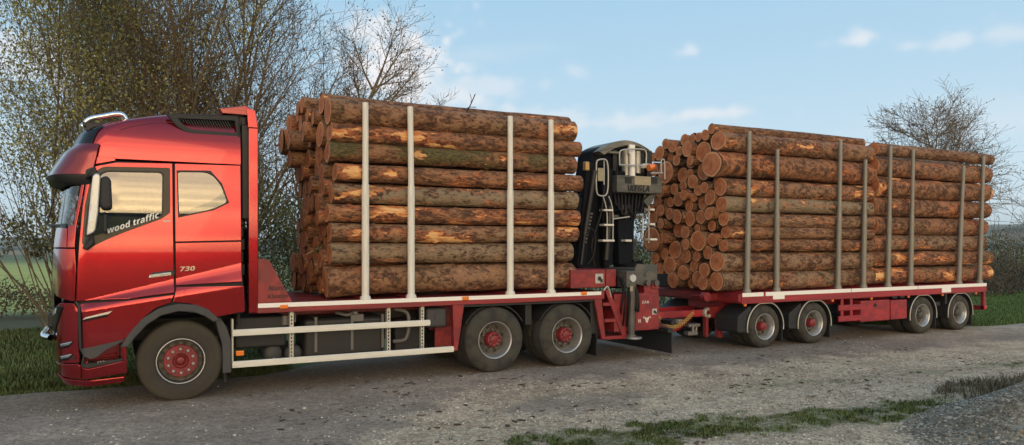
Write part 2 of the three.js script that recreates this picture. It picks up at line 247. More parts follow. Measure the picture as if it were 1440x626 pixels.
    const bumper = part('bumper', [sheet([[-.435, 1.27], [-.49, 1.335], [-.66, 1.335], [-.78, 1.27], [-.98, 1.2], [-.98, .58], [-.41, .60], [-.425, .78]], { ...o, r: .02 }), sheet([[-.40, .555], [-.395, .40], [-.98, .44], [-.98, .565], [-.43, .585]], { ...o, r: .01 })], M.paint, truck);
    part('bumper_lip', sheet([[-.98, .425], [-.35, .38], [.06, .40], [.075, .43], [.075, .35], [.03, .325], [-.35, .305], [-.98, .34]], { ...o, th: .03, off: .004, bev: .008 }), M.paint, bumper);
    part('step_frame', sheet([[-.39, .55], [-.33, .518], [.062, .59], [.045, .87], [.09, .90], [.10, .44], [-.38, .395]], o), M.paint, bumper);
    const hl = part('headlight', sheet([[-.60, 1.29], [-.70, 1.30], [-.98, 1.22], [-.98, .88], [-.80, .98], [-.70, 1.1]], { ...o, th: .02, off: .012, r: .02 }), M.gloss, bumper);
    part('lamp_glass', sheet([[-.72, 1.27], [-.92, 1.22], [-.92, 1.16], [-.76, 1.2]], { ...o, th: .01, off: .03, r: .015 }), M.lens, hl);
    for (const [u, t] of [[-.555, .83], [-.56, .675]]) { const q = part('fog_lamp', sheet([[u + .09, t + .045], [u + .02, t - .045], [u - .14, t - .07], [u - .13, t + .0]], { ...o, th: .012, off: .014, r: .03 }), M.gloss, bumper); part('lamp_glass', sheet([[u + .075, t + .037], [u + .03, t - .01], [u - .1, t - .04], [u - .1, t - .005]], { ...o, th: .014, off: .02, r: .02 }), M.chrome, q); }
    part('parking_sensor', (() => { const q = frame(-.475, .66); const g = cy([0, 0, -.01], [0, 0, .006], .024); g.applyMatrix4(new THREE.Matrix4().makeBasis(q.du, q.dt, q.n).setPosition(q.p.addScaledVector(q.n, .022))); return mirror ? flip(g) : g; })(), M.black, bumper);
    // step well
    const z = (a) => (mirror ? 2 * ZC - a : a), B = (x0, x1, y0, y1, z0, z1, r) => bx(x0, x1, y0, y1, z(z0), z(z1), r);
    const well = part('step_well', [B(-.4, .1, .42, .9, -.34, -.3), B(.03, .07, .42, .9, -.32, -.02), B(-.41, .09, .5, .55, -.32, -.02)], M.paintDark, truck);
    part('step_tread', B(-.34, .05, .552, .575, -.26, -.03), M.grey, well);
    part('tread_teeth', [...Array(9)].map((_, i) => B(-.23 + i * .03, -.212 + i * .03, .575, .59 + (i % 3) * .004, -.09, -.02, .003)), M.alu, well);
    part('step_lamp', B(-.335, -.245, .655, .72, -.06, -.012, .012), M.lens, well);
    // wheel arch: one band that runs on down into the mudguard behind the wheel
    const arcO = S([[169, 487], [181, 468], [200, 447], [222, 433], [250, 426.5], [275, 428], [291, 434], [307, 448]]), arcI = S([[299, 452], [287, 444], [272, 438.5], [250, 437], [226, 443], [206, 456], [189, 474], [179, 487]]);
    part('wheel_arch', [sheet([...arcO, ...arcI], { ...o, th: .05, off: -.005, bev: .012 }), (() => { const gs = []; for (let k = 0; k < 9; k++) { const a0 = (18 + k * 18) * R, a1 = a0 + 18 * R, r0 = .70; const A = [.69 + r0 * Math.cos(a0), .53 + r0 * Math.sin(a0)], C = [.69 + r0 * Math.cos(a1), .53 + r0 * Math.sin(a1)]; gs.push(ex([A, C, [C[0], C[1] + .02], [A[0], A[1] + .02]], z(-.05) < z(-.8) ? z(-.05) : z(-.8), Math.max(z(-.05), z(-.8)), .003)); } return gs; })()], M.grey, truck);
    part('mudguard', (() => { const g = ex(S([[302, 449], [309, 446], [318, 459], [324.5, 478], [325, 524], [313, 525], [312.5, 486]], -.03), z(-.38) < z(-.01) ? z(-.38) : z(-.01), Math.max(z(-.38), z(-.01)), .012); return g; })(), M.grey, truck);
    part('mud_flap_strap', B(1.29, 1.33, .14, .42, -.36, -.33, .004), M.plastic, truck);
    part('roof_grille', (() => {
      const o2 = S([[233, 159.5, .02], [335, 162.5, .03], [339, 194, .03], [266, 188.5, .06], [250, 180, .06]], -.1), i2 = S([[246, 165, .02], [331, 168.5, .03], [334, 188.5, .02], [268, 183.5, .05], [256, 176, .05]], -.1);
      const a = z(-.17), b = z(-.085), g = ex(o2, Math.min(a, b), Math.max(a, b), .012, .03, [hole(i2, .03)]); return g;
    })(), M.plastic, truck);
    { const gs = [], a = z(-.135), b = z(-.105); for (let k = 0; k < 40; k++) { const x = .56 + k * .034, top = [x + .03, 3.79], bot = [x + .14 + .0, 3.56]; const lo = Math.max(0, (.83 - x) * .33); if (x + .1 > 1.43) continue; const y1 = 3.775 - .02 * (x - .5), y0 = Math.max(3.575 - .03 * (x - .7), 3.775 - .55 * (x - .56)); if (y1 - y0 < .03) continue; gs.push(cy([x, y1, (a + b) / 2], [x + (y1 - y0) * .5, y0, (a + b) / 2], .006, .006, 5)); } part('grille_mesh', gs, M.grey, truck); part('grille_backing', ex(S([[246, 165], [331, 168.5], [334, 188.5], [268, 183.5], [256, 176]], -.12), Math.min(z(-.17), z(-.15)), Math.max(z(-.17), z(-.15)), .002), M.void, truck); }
  }
  // what the near door and side carry
  const doorText = truck.children.find((c) => c.name === 'cab_door');
  const wa = Math.atan2(2.405 - 2.185, .5 + .105);
  { const g = words('wood traffic', .625, [0, 0, 0], 0, font, .05, .004, 1.02); const P = g.attributes.position; const [x0, y0] = side(150, 329); for (let i = 0; i < P.count; i++) { const a = P.getX(i), b = P.getY(i), x = x0 + a * Math.cos(wa) * 1.0, y = y0 + a * Math.sin(wa) + b; const q = surf(x, y); P.setXYZ(i, x, y, q.z + .017 + P.getZ(i)); } g.computeVertexNormals(); part('lettering', g, M.white, doorText, 'white words wood traffic along the bottom of the window'); }
  { const [x, y] = side(232.5, 311.5); const q = surf(x, y); part('maker_plate', bx(x - .03, x + .06, y - .008, y + .014, q.z + .014, q.z + .022, .003), M.zinc, doorText); }
  { const [x, y] = side(252, 381.5); part('badge', words('730', .18, [x, y, surf(x, y + .03).z + .02], .04, font, .25, .008, .72), badgeGrey, truck.children.find((c) => c.name === 'cab_side'), 'chrome badge 730'); }
  // roof, windscreen and front
  const us = [1, .85, .7, .55, .4, .25, .12, 0, -.06, -.12, -.18, -.24, -.3, -.4, -.55, -.7, -.85, -1];
  const rt = [3.15]; for (let t = 3.2; t <= 4.501; t += .05) rt.push(t);
  part('cab_roof', [loft(rt, us, true)], M.paint, truck);
  // character line pressed into the roof side
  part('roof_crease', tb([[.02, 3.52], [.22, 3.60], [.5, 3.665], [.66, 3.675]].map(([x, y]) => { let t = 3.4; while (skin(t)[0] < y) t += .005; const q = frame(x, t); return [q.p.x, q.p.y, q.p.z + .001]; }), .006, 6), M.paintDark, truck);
  const lowT = []; for (let t = .95; t <= 3.16; t += .07) lowT.push(t);
  part('windscreen', (() => { const ts = []; for (let t = 2.29; t <= 3.14; t += .05) ts.push(t); const g = []; const w = [-.14, -.2, -.26, -.32, -.45, -.6, -.8, -1]; return loft(ts, w, false); })(), M.windscreen, truck);
  part('front_grille', (() => { const ts = []; for (let t = .9; t <= 2.28; t += .06) ts.push(t); return loft(ts, [-.5, -.62, -.75, -.88, -1], false); })(), M.gloss, truck);
  part('marker_panel', (() => { const ts = []; for (let t = 3.17; t <= 3.6; t += .04) ts.push(t); const g = loft(ts, [-.10, -.16, -.22, -.3, -.45, -.7, -1], false); const P = g.attributes.position, N = g.attributes.normal; for (let i = 0; i < P.count; i++) P.setXYZ(i, P.getX(i) + N.getX(i) * .012, P.getY(i) + N.getY(i) * .012, P.getZ(i) + N.getZ(i) * .012); return g; })(), M.gloss, truck);
  part('scuttle', (() => { const ts = [2.26, 2.28, 2.3, 2.32]; const g = loft(ts, [-.2, -.3, -.4, -.6, -.8, -1], false); const P = g.attributes.position, N = g.attributes.normal; for (let i = 0; i < P.count; i++) P.setXYZ(i, P.getX(i) + N.getX(i) * .014, P.getY(i), P.getZ(i) + N.getZ(i) * .014); return g; })(), M.black, truck);
  // cab liner: back wall, floor, engine bay and dark inner skin round the windows
  const inner = (pts, holes) => [false, true].map((mirror) => sheet(pts, { th: .01, off: -.03, bev: .002, holes, mirror }));
  part('cab_liner', [...inner([[-.44, 1.3], [-.36, 2.5], [-.2, 3.12], [1.46, 3.12], [1.46, 1.3], [.6, 1.24]], [hole(winPts, .03), hole(rwPts, .05)]), bx(1.44, 1.475, .95, 3.75, -2.42, -.08, .02), bx(-.5, 1.44, 1.25, 1.32, -2.4, -.1), bx(-.2, 1.4, 3.1, 3.13, -2.3, -.18), bx(-.28, 1.42, .88, 1.0, -1.7, -.8)], M.cloth, truck);
  part('dashboard', [bx(-.62, -.2, 1.4, 2.2, -2.3, -.2, .08), bx(-.5, -.15, 2.1, 2.28, -1.2, -.25, .06)], M.plastic, truck);
  const sw = new THREE.TorusGeometry(.22, .018, 8, 28); sw.rotateY(Math.PI / 2); sw.rotateZ(.5); sw.translate(-.05, 2.24, -.62); part('steering_wheel', [sw, cy([-.3, 2.05, -.62], [-.06, 2.23, -.62], .03)], M.plastic, truck);
  for (const z of [-.62, -1.88]) { part('seat', [bx(.15, .62, 1.6, 1.85, z - .27, z + .27, .06), bx(.5, .68, 1.8, 2.5, z - .25, z + .25, .06), bx(.56, .68, 2.52, 2.72, z - .13, z + .13, .04)], M.cloth, truck); }
  part('curtain', (() => { const g = new THREE.PlaneGeometry(.24, .75, 48, 6), P = g.attributes.position; for (let i = 0; i < P.count; i++) { const x = P.getX(i); P.setZ(i, .018 * Math.sin(x * 110) + .006 * fbm(x * 9, P.getY(i) * 3)); } g.computeVertexNormals(); g.translate(.40, 2.68, -.09); return g; })(), M.curtain, truck);
  // lower cab: arch insides and chassis under it
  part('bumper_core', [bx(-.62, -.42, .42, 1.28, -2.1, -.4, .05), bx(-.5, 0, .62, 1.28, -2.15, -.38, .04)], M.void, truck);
  // sun visor
  const brim = (t, a) => .165 * clamp((3.32 - t) / .40) ** .8 * sst(-.02, .40, a), vu = [-.035, -.06, -.09, -.12, -.15, -.18, -.21, -.25, -.3, -.36, -.43, -.5, -.6, -.7, -.85, -1];
  const smooth = (g) => { g.computeVertexNormals(); const N = g.attributes.normal; if (N.getX(Math.floor(N.count / 2)) > 0) { for (let i = 0; i < N.array.length; i++) N.array[i] *= -1; const I = g.index.array; for (let i = 0; i < I.length; i += 3) { const t = I[i]; I[i] = I[i + 1]; I[i + 1] = t; } } return g; };
  const vt = []; for (let k = 0; k <= 12; k++) vt.push(lerp(3.32, 2.92, k / 12));
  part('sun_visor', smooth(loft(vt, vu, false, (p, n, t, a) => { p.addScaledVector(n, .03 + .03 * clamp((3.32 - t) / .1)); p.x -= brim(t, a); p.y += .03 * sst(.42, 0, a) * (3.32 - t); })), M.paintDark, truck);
  part('visor_underside', smooth(loft([2.92, 2.87, 2.80], vu, false, (p, n, t, a, j) => { if (j === 0) { p.addScaledVector(n, .055); p.x -= brim(2.92, a) - .005; p.y += .012 * sst(.42, 0, a); } else if (j === 1) { p.addScaledVector(n, .05); p.x -= brim(2.92, a) * .72; p.y -= .035 * sst(0, .3, a); } else { p.addScaledVector(n, .01); p.x -= .02; } })), M.black, truck);
  // roof light bar, air horn mast, mirror
  part('light_bar', [tb([[-.36, 3.50, -2.2], [-.30, 3.66, -2.25], [.05, 3.78, -2.3]], .03), tb([[-.40, 3.56, -.26], [-.33, 3.65, -.25], [-.15, 3.71, -.24], [-.02, 3.745, -.24], [.05, 3.74, -.24], [.09, 3.68, -.25]], .034, 10, 40), tb([[-.39, 3.60, -.26], [-.43, 3.63, -.8], [-.44, 3.64, -1.25], [-.43, 3.63, -1.7], [-.38, 3.6, -2.25]], .034, 10, 40)], M.chrome, truck);
  part('light_bar_bracket', [bx(-.40, .05, 3.56, 3.62, -.27, -.22, .01), bx(-.36, -.2, 3.5, 3.6, -.28, -.2, .01)], M.black, truck);
  part('aerial', [cy([-.34, 3.55, -.5], [-.34, 3.78, -.5], .022, .014), cy([-.34, 3.78, -.5], [-.35, 3.9, -.5], .006, .004, 6)], M.black, truck);
  for (const s of [0, 1]) {
    const f = (g) => (s ? flip(g) : g), zz = .36;
    const mi = part('wing_mirror', [f(ex(S([[139, 251, .05], [149, 246, .04], [156, 252, .04], [157.5, 292, .04], [146, 295, .04], [139, 290, .05]], zz), zz - .19, zz - .03, .03, .03)), f(bx(...(() => { const a = side(144, 301, zz), b = side(151, 327, zz); return [a[0], b[0], b[1], a[1]]; })(), zz - .16, zz - .05, .05)), f(cy([side(122, 247, zz)[0], side(122, 247, zz)[1], .06], [side(133, 240, zz)[0], side(133, 240, zz)[1], zz - .1], .03)), f(ex(S([[121, 241, .03], [135, 236, .03], [138, 248, .02], [121, 252, .02]], .1), .0, zz - .02, .02, .02)), f(ex(S([[121, 335], [130, 330], [133, 343], [122, 352], [116, 350]], .1), -.02, zz - .05, .02, .02))], M.plastic, truck);
    part('mirror_cover', f(ex(S([[130, 246, .03], [136.5, 242.5, .03], [141.5, 247, .03], [138, 300], [134, 327, .05], [121.5, 332, .02], [122, 324]], zz), zz - .1, zz, .016, .015)), M.mirror, mi);
    part('cover_notch', f(ex(S([[130, 287, .01], [133.6, 292, .01], [132, 310, .01], [125, 313, .01]], zz), zz - .01, zz + .004, .002, .01)), M.white, mi);
  }
  part('wiper', [cy([-.66, 2.3, -.42], [-.83, 2.32, -.9], .012), cy([-.83, 2.32, -.9], [-.72, 2.85, -1.0], .01)], M.black, truck);
  // chrome bull bar at the front, seen past the corner
  part('bull_bar', [tb([[-.76, .87, -.5], [-.83, .875, -.62], [-.865, .88, -.85], [-.87, .88, -1.25], [-.865, .88, -1.65], [-.76, .87, -2.0]], .04, 10, 30)], M.chrome, truck); for (const z of [-1, -1.5]) part('bar_mount', bx(-.82, -.74, .95, 1.15, z - .1, z + .1, .03), M.black, truck);
  // sleeve between cab and headboard, exhaust stack parts
  part('gap_sleeve', [...Array(14)].map((_, i) => bx(1.475, 1.545 + (i % 2) * .02, 1.1 + i * .175, 1.27 + i * .175, -2.3, -.2 - (i % 2) * .02, .02)), M.black, truck);
}

// ───────────── wheels ─────────────
// a wheel about z, outer face at z = 0; radius r, width w
function tyre(r, w, ri, z = 0, n = 56) {
  const s = r / .53, k = (a) => a * s, sh = [], half = [[ri, .03], [ri + k(.03), .006], [ri + k(.075), 0], [ri + k(.12), .004], [ri + k(.135), .001], [r - k(.06), .014], [r - k(.03), .026], [r - k(.012), .045], [r - k(.003), .066]];
  for (const [a, b] of half) sh.push([a, -w + b]);
  const n2 = 4, t0 = -w + .08, t1 = -.08;
  for (let i = 0; i <= n2; i++) { const c = lerp(t0, t1, i / n2); sh.push([r, c - .03], [r, c - .007]); if (i < n2) sh.push([r - k(.013), c - .003 + .03 * 0], [r - k(.013), c + .007], [r, c + .011]); }
  for (const [a, b] of half.slice().reverse()) sh.push([a, -b]);
  const g = lz(sh, n); g.translate(0, 0, z); return g;
}
const ringHoles = (r0, r1, z0, z1, n, rh, rc) => { const s = new THREE.Shape(); s.absarc(0, 0, r1, 0, 2 * Math.PI); const h = new THREE.Path(); h.absarc(0, 0, r0, 0, 2 * Math.PI, true); s.holes.push(h); for (let i = 0; i < n; i++) { const a = i / n * 2 * Math.PI + .2, p = new THREE.Path(); p.absellipse(rc * Math.cos(a), rc * Math.sin(a), rh * .75, rh, 0, 2 * Math.PI, true, a); s.holes.push(p); } const g = new THREE.ExtrudeGeometry(s, { depth: z1 - z0, bevelEnabled: false, curveSegments: 28 }); g.translate(0, 0, z0); return g; };
const around = (n, r, f, a0 = 0) => [...Array(n)].map((_, i) => { const a = a0 + i / n * 2 * Math.PI; return f(r * Math.cos(a), r * Math.sin(a)); });
function wheel(kind, thg, x, z, flipIt, label) {
  const g = new THREE.Group(), o = origin.get(thg), tr = kind.startsWith('trailer'), r = tr ? .432 : .53, w = tr ? .29 : .32, ri = tr ? .255 : .292; g.name = numbered('wheel', thg.uuid); thg.add(g);
  const add = (n, gs, m) => { const me = new THREE.Mesh(merge(gs), m); me.name = n; g.add(me); return me; };
  const nm = (n, i) => (i ? n + '_' + String(i).padStart(3, '0') : n);
  add('tyre', kind === 'steer' ? tyre(r, w, ri) : [tyre(r, w, ri), tyre(r, w, ri, -w - .05)], kind === 'steer' ? M.rubberDusty : M.rubber);
  if (kind === 'steer') {
    add('rim_edge', lz([[.296, -.04], [.302, -.012], [.297, -.002], [.284, -.004], [.279, -.03]]), M.alu);
    add('rim', [lz([[.281, -.03], [.277, -.10], [.262, -.11]]), ringHoles(.2, .268, -.10, -.085, 14, .03, .238), lz([[.29, -.12], [.1, -.14]])], M.rimDark);
    const hp = add('hub_plate', [ringHoles(.10, .208, -.07, -.035, 0, 0, 0), lz([[.214, -.085], [.212, -.045], [.205, -.033]]), lz([[.105, -.034], [.10, -.10], [.06, -.105], [.052, -.06], [.04, -.05], [.001, -.048]])], M.hub);
    around(10, .157, (a, b) => [a, b], .1).forEach(([a, b], i) => { const n = new THREE.Mesh(NUT, M.zinc); n.name = nm('wheel_nut', i); n.position.set(a, b, -.035); g.add(n); });
  } else if (kind === 'drive') {
    add('rim', [lz([[.235, -.185], [.25, -.165], [.254, -.10], [.272, -.085], [.276, -.03], [.288, -.022], [.296, -.006], [.303, -.014], [.298, -.05]])], M.rim);
    add('rim_disc', [ringHoles(.1, .245, -.19, -.175, 8, .032, .205), lz([[.262, -.21], [.05, -.215]])], M.rimDark);
    add('hub', [lz([[.128, -.18], [.124, -.06], [.112, -.038], [.092, -.034], [.09, -.045], [.062, -.05], [.055, -.038], [.001, -.036]])], M.hub);
    around(8, .092, (a, b) => [a, b], .2).forEach(([a, b], i) => { const n = new THREE.Mesh(BOLT, M.chassisDark); n.name = nm('wheel_bolt', i); n.position.set(a, b, -.036); g.add(n); });
    around(10, .158, (a, b) => [a, b], .1).forEach(([a, b], i) => { const n = new THREE.Mesh(NUT, M.steel); n.name = nm('wheel_nut', i); n.position.set(a, b, -.176); n.scale.setScalar(1.1); g.add(n); });
  } else {
    add('rim', lz([[.19, -.17], [.205, -.15], [.21, -.08], [.232, -.07], [.236, -.03], [.25, -.02], [.258, -.004], [.266, -.012], [.262, -.04]]), M.rim);
    add('rim_disc', [ringHoles(.07, .2, -.175, -.16, 8, .024, .165), lz([[.22, -.19], [.04, -.195]])], M.rimDark);
    add('hub', lz([[.088, -.17], [.085, -.05], [.07, -.03], [.001, -.026]]), kind === 'trailer red' ? M.hub : M.rimDark);
    around(10, .122, (a, b) => [a, b], .1).forEach(([a, b], i) => { const n = new THREE.Mesh(NUT, M.steel); n.name = nm('wheel_nut', i); n.position.set(a, b, -.162); n.scale.setScalar(.8); g.add(n); });
  }
  g.position.set(x - o[0], r - .006 - o[1], z - o[2]); if (flipIt) g.rotation.y = Math.PI;
  g.rotation.z = (x * 1.7) % 1; if (label) g.userData.label = label;
  return g;
}
const NUT = merge([lz([[.021, 0], [.02, .016], [.014, .034], [.001, .038]], 8)]), BOLT = merge([lz([[.015, -.01], [.014, .012], [.001, .014]], 8)]);
M.lampYellow = phy([.45, .27, .06], .4, 0, { clearcoat: .5 });
M.chassisDark = std([.06, .012, .014], .6);
M.rubberDusty = std([.058, .055, .049], .93, 0, { map: tex(256, 256, (u, v) => { const n = fbm(u * 14, v * 10, 4, 71, 10) * .5, b = Math.exp(-(((v - .86) / .045) ** 2)) + Math.exp(-(((v - .94) / .03) ** 2)) * .4; return mix3([.62, .62, .62], [1.15, .98, .80], clamp(b * (.8 + n) + n * .5 + .15)); }) });
function axle(thg, kind, x, near, far, w) { wheel(kind, thg, x, near); wheel(kind, thg, x, far, true); }
axle(truck, 'steer', .73, -.03, -2.47); axle(truck, 'drive', 5.36, -.02, -2.48); axle(truck, 'drive', 6.73, -.02, -2.48);
part('axle', [.73, 5.36, 6.73].map((x) => cy([x, .53, -.3], [x, .53, -2.2], .09)), M.black, truck);

// ───────────── lorry frame, flatbed and what hangs under it ─────────────
const S = (list, z = 0) => list.map(([a, b, r]) => { const p = side(a, b, z); if (r !== undefined) p.push(r); return p; });
const rect = (px0, py0, px1, py1, z) => { const a = side(px0, py0, z), b = side(px1, py1, z); return [a[0], b[0], Math.min(a[1], b[1]), Math.max(a[1], b[1])]; };
part('chassis_rail', [bx(-.3, 9, .74, 1.02, -.92, -.82), bx(-.3, 9, .74, 1.02, -1.7, -1.6), ...[1.8, 3.2, 4.5, 6, 7.4, 8.6].map((x) => bx(x, x + .1, .78, .98, -1.62, -.9))], M.black, truck);
const bed = part('flatbed', [bx(1.69, 7.47, 1.115, 1.25, -2.5, 0, .006), ...[3.23, 3.94, 5.65, 6.42].map((x) => bx(x - .06, x + .06, 1.25, 1.285, -2.46, -.03)), bx(1.69, 7.47, 1.0, 1.115, -1.75, -.75)], M.chassis, truck);
part('edge_strip', bx(1.695, 7.40, 1.188, 1.249, -.002, .006, .002), M.white, bed, 'white reflective strip along the bed edge');
for (const [px, py] of [[399, 431.3], [654, 419.5], [820.5, 412.5]]) part('marker_lamp', bx(side(px, py)[0] - .055, side(px, py)[0] + .055, side(px, py)[1] - .028, side(px, py)[1] + .028, .006, .03, .01), M.amber, bed);
for (const [i, x] of [3.23, 3.945, 5.655, 6.43].entries()) for (const z of [-.075, -2.42]) part('stake', [cy([x, 1.25, z], [x, 2.95, z], .055, .054, 14), cy([x, 2.94, z], [x - (i === 1 ? .015 : 0), 4.16, z], .046, .044, 14), cy([x, 1.25, z], [x, 1.3, z], .085, .07, 14)], M.stake, truck);
// headboard: tall folded red uprights with a cross panel, and the gusset at its foot
for (const s of [0, 1]) {
  const f = (g) => (s ? flip(g) : g), U = part('headboard_post', [f(bx(1.575, 1.70, 1.12, 3.66, -.16, -.01, .012)), f(ex([[1.57, 3.66], [1.70, 3.66], [1.665, 3.90], [1.55, 3.93]], -.16, -.01, .008))], M.paint, truck);
  part('gusset', f(ex([[1.7, 1.25], [2.17, 1.25], [1.97, 1.62], [1.86, 1.83], [1.80, 1.86], [1.7, 1.86]], -.09, -.05, .004, .015)), M.chassis, truck);
  part('headboard_cap', f(ex([[1.20, 3.90], [1.55, 3.97], [1.66, 3.90], [1.60, 3.83], [1.24, 3.83]], -.55, -.06, .012, .01)), M.paintDark, truck);
}
part('headboard_panel', [bx(1.6, 1.66, 1.25, 2.3, -2.36, -.14), bx(1.6, 1.66, 3.5, 3.8, -2.36, -.14), bx(1.59, 1.65, 2.3, 3.5, -2.36, -2.2), bx(1.59, 1.65, 2.3, 3.5, -.32, -.14)], M.paintDark, truck);
part('air_intake', [bx(1.49, 1.6, 2.4, 3.72, -.3, -.1, .03), cy([1.5, 3.7, -.22], [1.5, 3.84, -.22], .09), bx(1.48, 1.58, 3.62, 3.84, -.36, -.12, .04)], M.black, truck);
const gus = truck.children.find((c) => c.name === 'gusset');
part('lettering', [words('Marc', .22, [1.83, 1.42, -.05], .02, serif, .35), words('Klauser', .30, [1.82, 1.31, -.05], .02, serif, .35)], M.script, gus, 'dark cursive lettering in two lines');
part('tank_box', (() => { const a = rect(329, 449, 403, 487, -.25); return [bx(...a, -.85, -.25, .04), bx(a[0], a[1], (a[2] + a[3]) / 2 + .03, a[3] + .02, -.85, -.2, .03)]; })(), M.plastic, truck);
const tank = part('fuel_tank', bx(...rect(427, 448, 541, 499, -.2), -.85, -.2, .08), M.black, truck);
for (const px of [444, 495, 538]) part('tank_strap', bx(side(px, 470, -.2)[0] - .02, side(px, 470, -.2)[0] + .02, .5, 1.01, -.86, -.19, .004), pipeGrey, tank);
part('filler_cap', cy([side(500, 450, -.25)[0], .98, -.3], [side(500, 450, -.25)[0], 1.06, -.3], .06), M.steel, tank);
for (const px of [384, 413]) part('air_tank', (() => { const [x, y] = side(px, 497, -.3); return lz([[.001, -.6], [.09, -.59], [.125, -.55], [.13, -.02], [.115, .02], [.07, .045], [.001, .052]], 24, x, y, -.3); })(), M.grey, truck);
for (const px of [384, 413]) part('tank_valve', (() => { const [x, y] = side(px, 499, -.25); return [cy([x, y - .05, -.24], [x, y - .05, -.2], .016), cy([x, y - .1, -.22], [x, y - .03, -.22], .012)]; })(), M.steel, truck);
part('pipework', [tb([[side(563, 436)[0], 1.07, -.25], [side(575, 440)[0], 1.04, -.2], [side(580, 445)[0], .98, -.2], [side(580, 470)[0], .7, -.2], [side(576, 486)[0], .6, -.22], [side(562, 488)[0], .57, -.3]], .03), tb([[side(480, 443)[0], 1.05, -.3], [side(495, 448)[0], 1.02, -.2], [side(505, 440)[0], 1.07, -.25]], .025), cy([side(405, 450)[0], .92, -.2], [side(405, 450)[0], 1.05, -.2], .05), cy([side(419, 440)[0], .95, -.22], [side(419, 440)[0], 1.1, -.22], .018), bx(...rect(495, 442, 512, 455, -.2), -.3, -.2, .02)], pipeGrey, truck);
part('equipment', [bx(...rect(555, 450, 590, 495, -.4), -.8, -.4, .03), cy([4.1, .75, -.5], [4.1, .75, -.9], .16), bx(2.7, 4.4, .55, .75, -.95, -.8, .02)], M.plastic, truck);
part('fluid_box', (() => { const a = rect(600, 434, 629, 460, -.1); return [bx(...a, -.5, -.1, .05), cy([(a[0] + a[1]) / 2, (a[2] + a[3]) / 2 + .02, -.12], [(a[0] + a[1]) / 2, (a[2] + a[3]) / 2 + .02, -.085], .05)]; })(), M.grey, truck);
for (const [y0, y1, x1] of [[.815, .905, 4.23], [.385, .475, 4.625]]) part('side_guard_rail', [bx(1.365, x1, y0, y1, -.045, .0, .012), bx(1.365, x1, y0 + .03, y1 - .03, -.0, .003, .002)], M.cream, truck);
for (const px of [411, 548, 595.6]) {
  const x = side(px, 470)[0], yb = .4, s = shapeOf([[x - .028, yb], [x + .028, yb], [x + .028, 1.11], [x - .028, 1.11]]);
  for (let y = yb + .03; y < 1.08; y += .05) { const p = new THREE.Path(shapeOf([[x - .01, y], [x + .01, y], [x + .01, y + .028], [x - .01, y + .028]]).getPoints()); s.holes.push(p); }
  const g = new THREE.ExtrudeGeometry(s, { depth: .012, bevelEnabled: false }); g.translate(0, 0, -.062); part('guard_bracket', [g, bx(x - .028, x - .016, yb, 1.11, -.12, -.05, .002)], M.zinc, truck);
}
part('guard_bracket', bx(1.36, 1.385, .38, 1.05, -.2, -.046, .004), M.zinc, truck);
part('marker_lamp', bx(...rect(331.5, 493.5, 343, 500, -.05), -.08, -.03, .012), M.amber, truck);
part('red_support', [ex(S([[637, 428], [653.5, 427], [644, 493], [639, 494]]), -.12, -.01, .006), bx(...rect(612, 460, 640, 487, -.35), -.4, -.35), bx(...rect(604, 428, 640, 462, -.5), -.55, -.5)], M.chassis, truck);
part('wheel_cover', [bx(4.75, 7.35, 1.075, 1.11, -.75, -.03, .004), bx(5.98, 6.1, .72, 1.1, -.7, -.15, .01), ...[5.36, 6.73].map((x) => { const gs = []; for (let k = 0; k < 8; k++) { const a0 = (30 + k * 15) * R, a1 = a0 + 15 * R; gs.push(ex([[x + .585 * Math.cos(a0), .51 + .585 * Math.sin(a0)], [x + .6 * Math.cos(a0), .51 + .6 * Math.sin(a0)], [x + .6 * Math.cos(a1), .51 + .6 * Math.sin(a1)], [x + .585 * Math.cos(a1), .51 + .585 * Math.sin(a1)]].map(([a, b]) => [a, Math.min(b, 1.07)]), -.72, -.06, 0)); } return gs; })], M.plastic, truck);
part('perforated_guard', (() => { const s = shapeOf([[5.7, .72], [6.5, .72], [6.5, 1.07], [5.6, 1.07]]); for (let i = 0; i < 16; i++) for (let j = 0; j < 5; j++) { const p = new THREE.Path(); p.absarc(5.72 + i * .048, .79 + j * .055, .012, 0, 2 * Math.PI, true); s.holes.push(p); } const g = new THREE.ExtrudeGeometry(s, { depth: .01, bevelEnabled: false, curveSegments: 3 }); g.translate(0, 0, -.72); return g; })(), M.chassisDark, truck);
// ladder at the end of the bed
const ladder = part('ladder', [ex(S([[836, 418], [846.5, 417], [852, 477], [847, 477.5]]), -.06, -.01, .004), ex(S([[851, 408], [857, 407], [882.5, 472], [881.5, 477], [877, 477]]), -.05, -.0, .004)], M.chassis, truck);
for (const [x0, x1, y] of [[848, 865, 427.5], [850, 873, 450], [851, 882, 473.5]]) part('rung', (() => { const a = side(x0, y, -.02), b = side(x1, y, -.02); return [bx(a[0], b[0], b[1] - .03, b[1] + .03, -.3, -.01, .006)]; })(), M.chassis, ladder);
part('ladder_back', bx(...rect(856, 456, 872, 472, -.3), -.34, -.3), M.chassisDark, ladder);
part('grab_handle', tb([[side(850, 408)[0], 1.26, -.02], [side(854, 403)[0], 1.33, .0], [side(858, 410)[0], 1.22, .0], [side(859.5, 416)[0], 1.14, -.01]], .014), M.zinc, ladder);
part('mud_flap', [bx(7.36, 7.38, .12, .95, -.7, -.08, .004), bx(1.9 + 5.35, 7.4, .5, 1.1, -.68, -.1, .02)], M.plastic, truck);
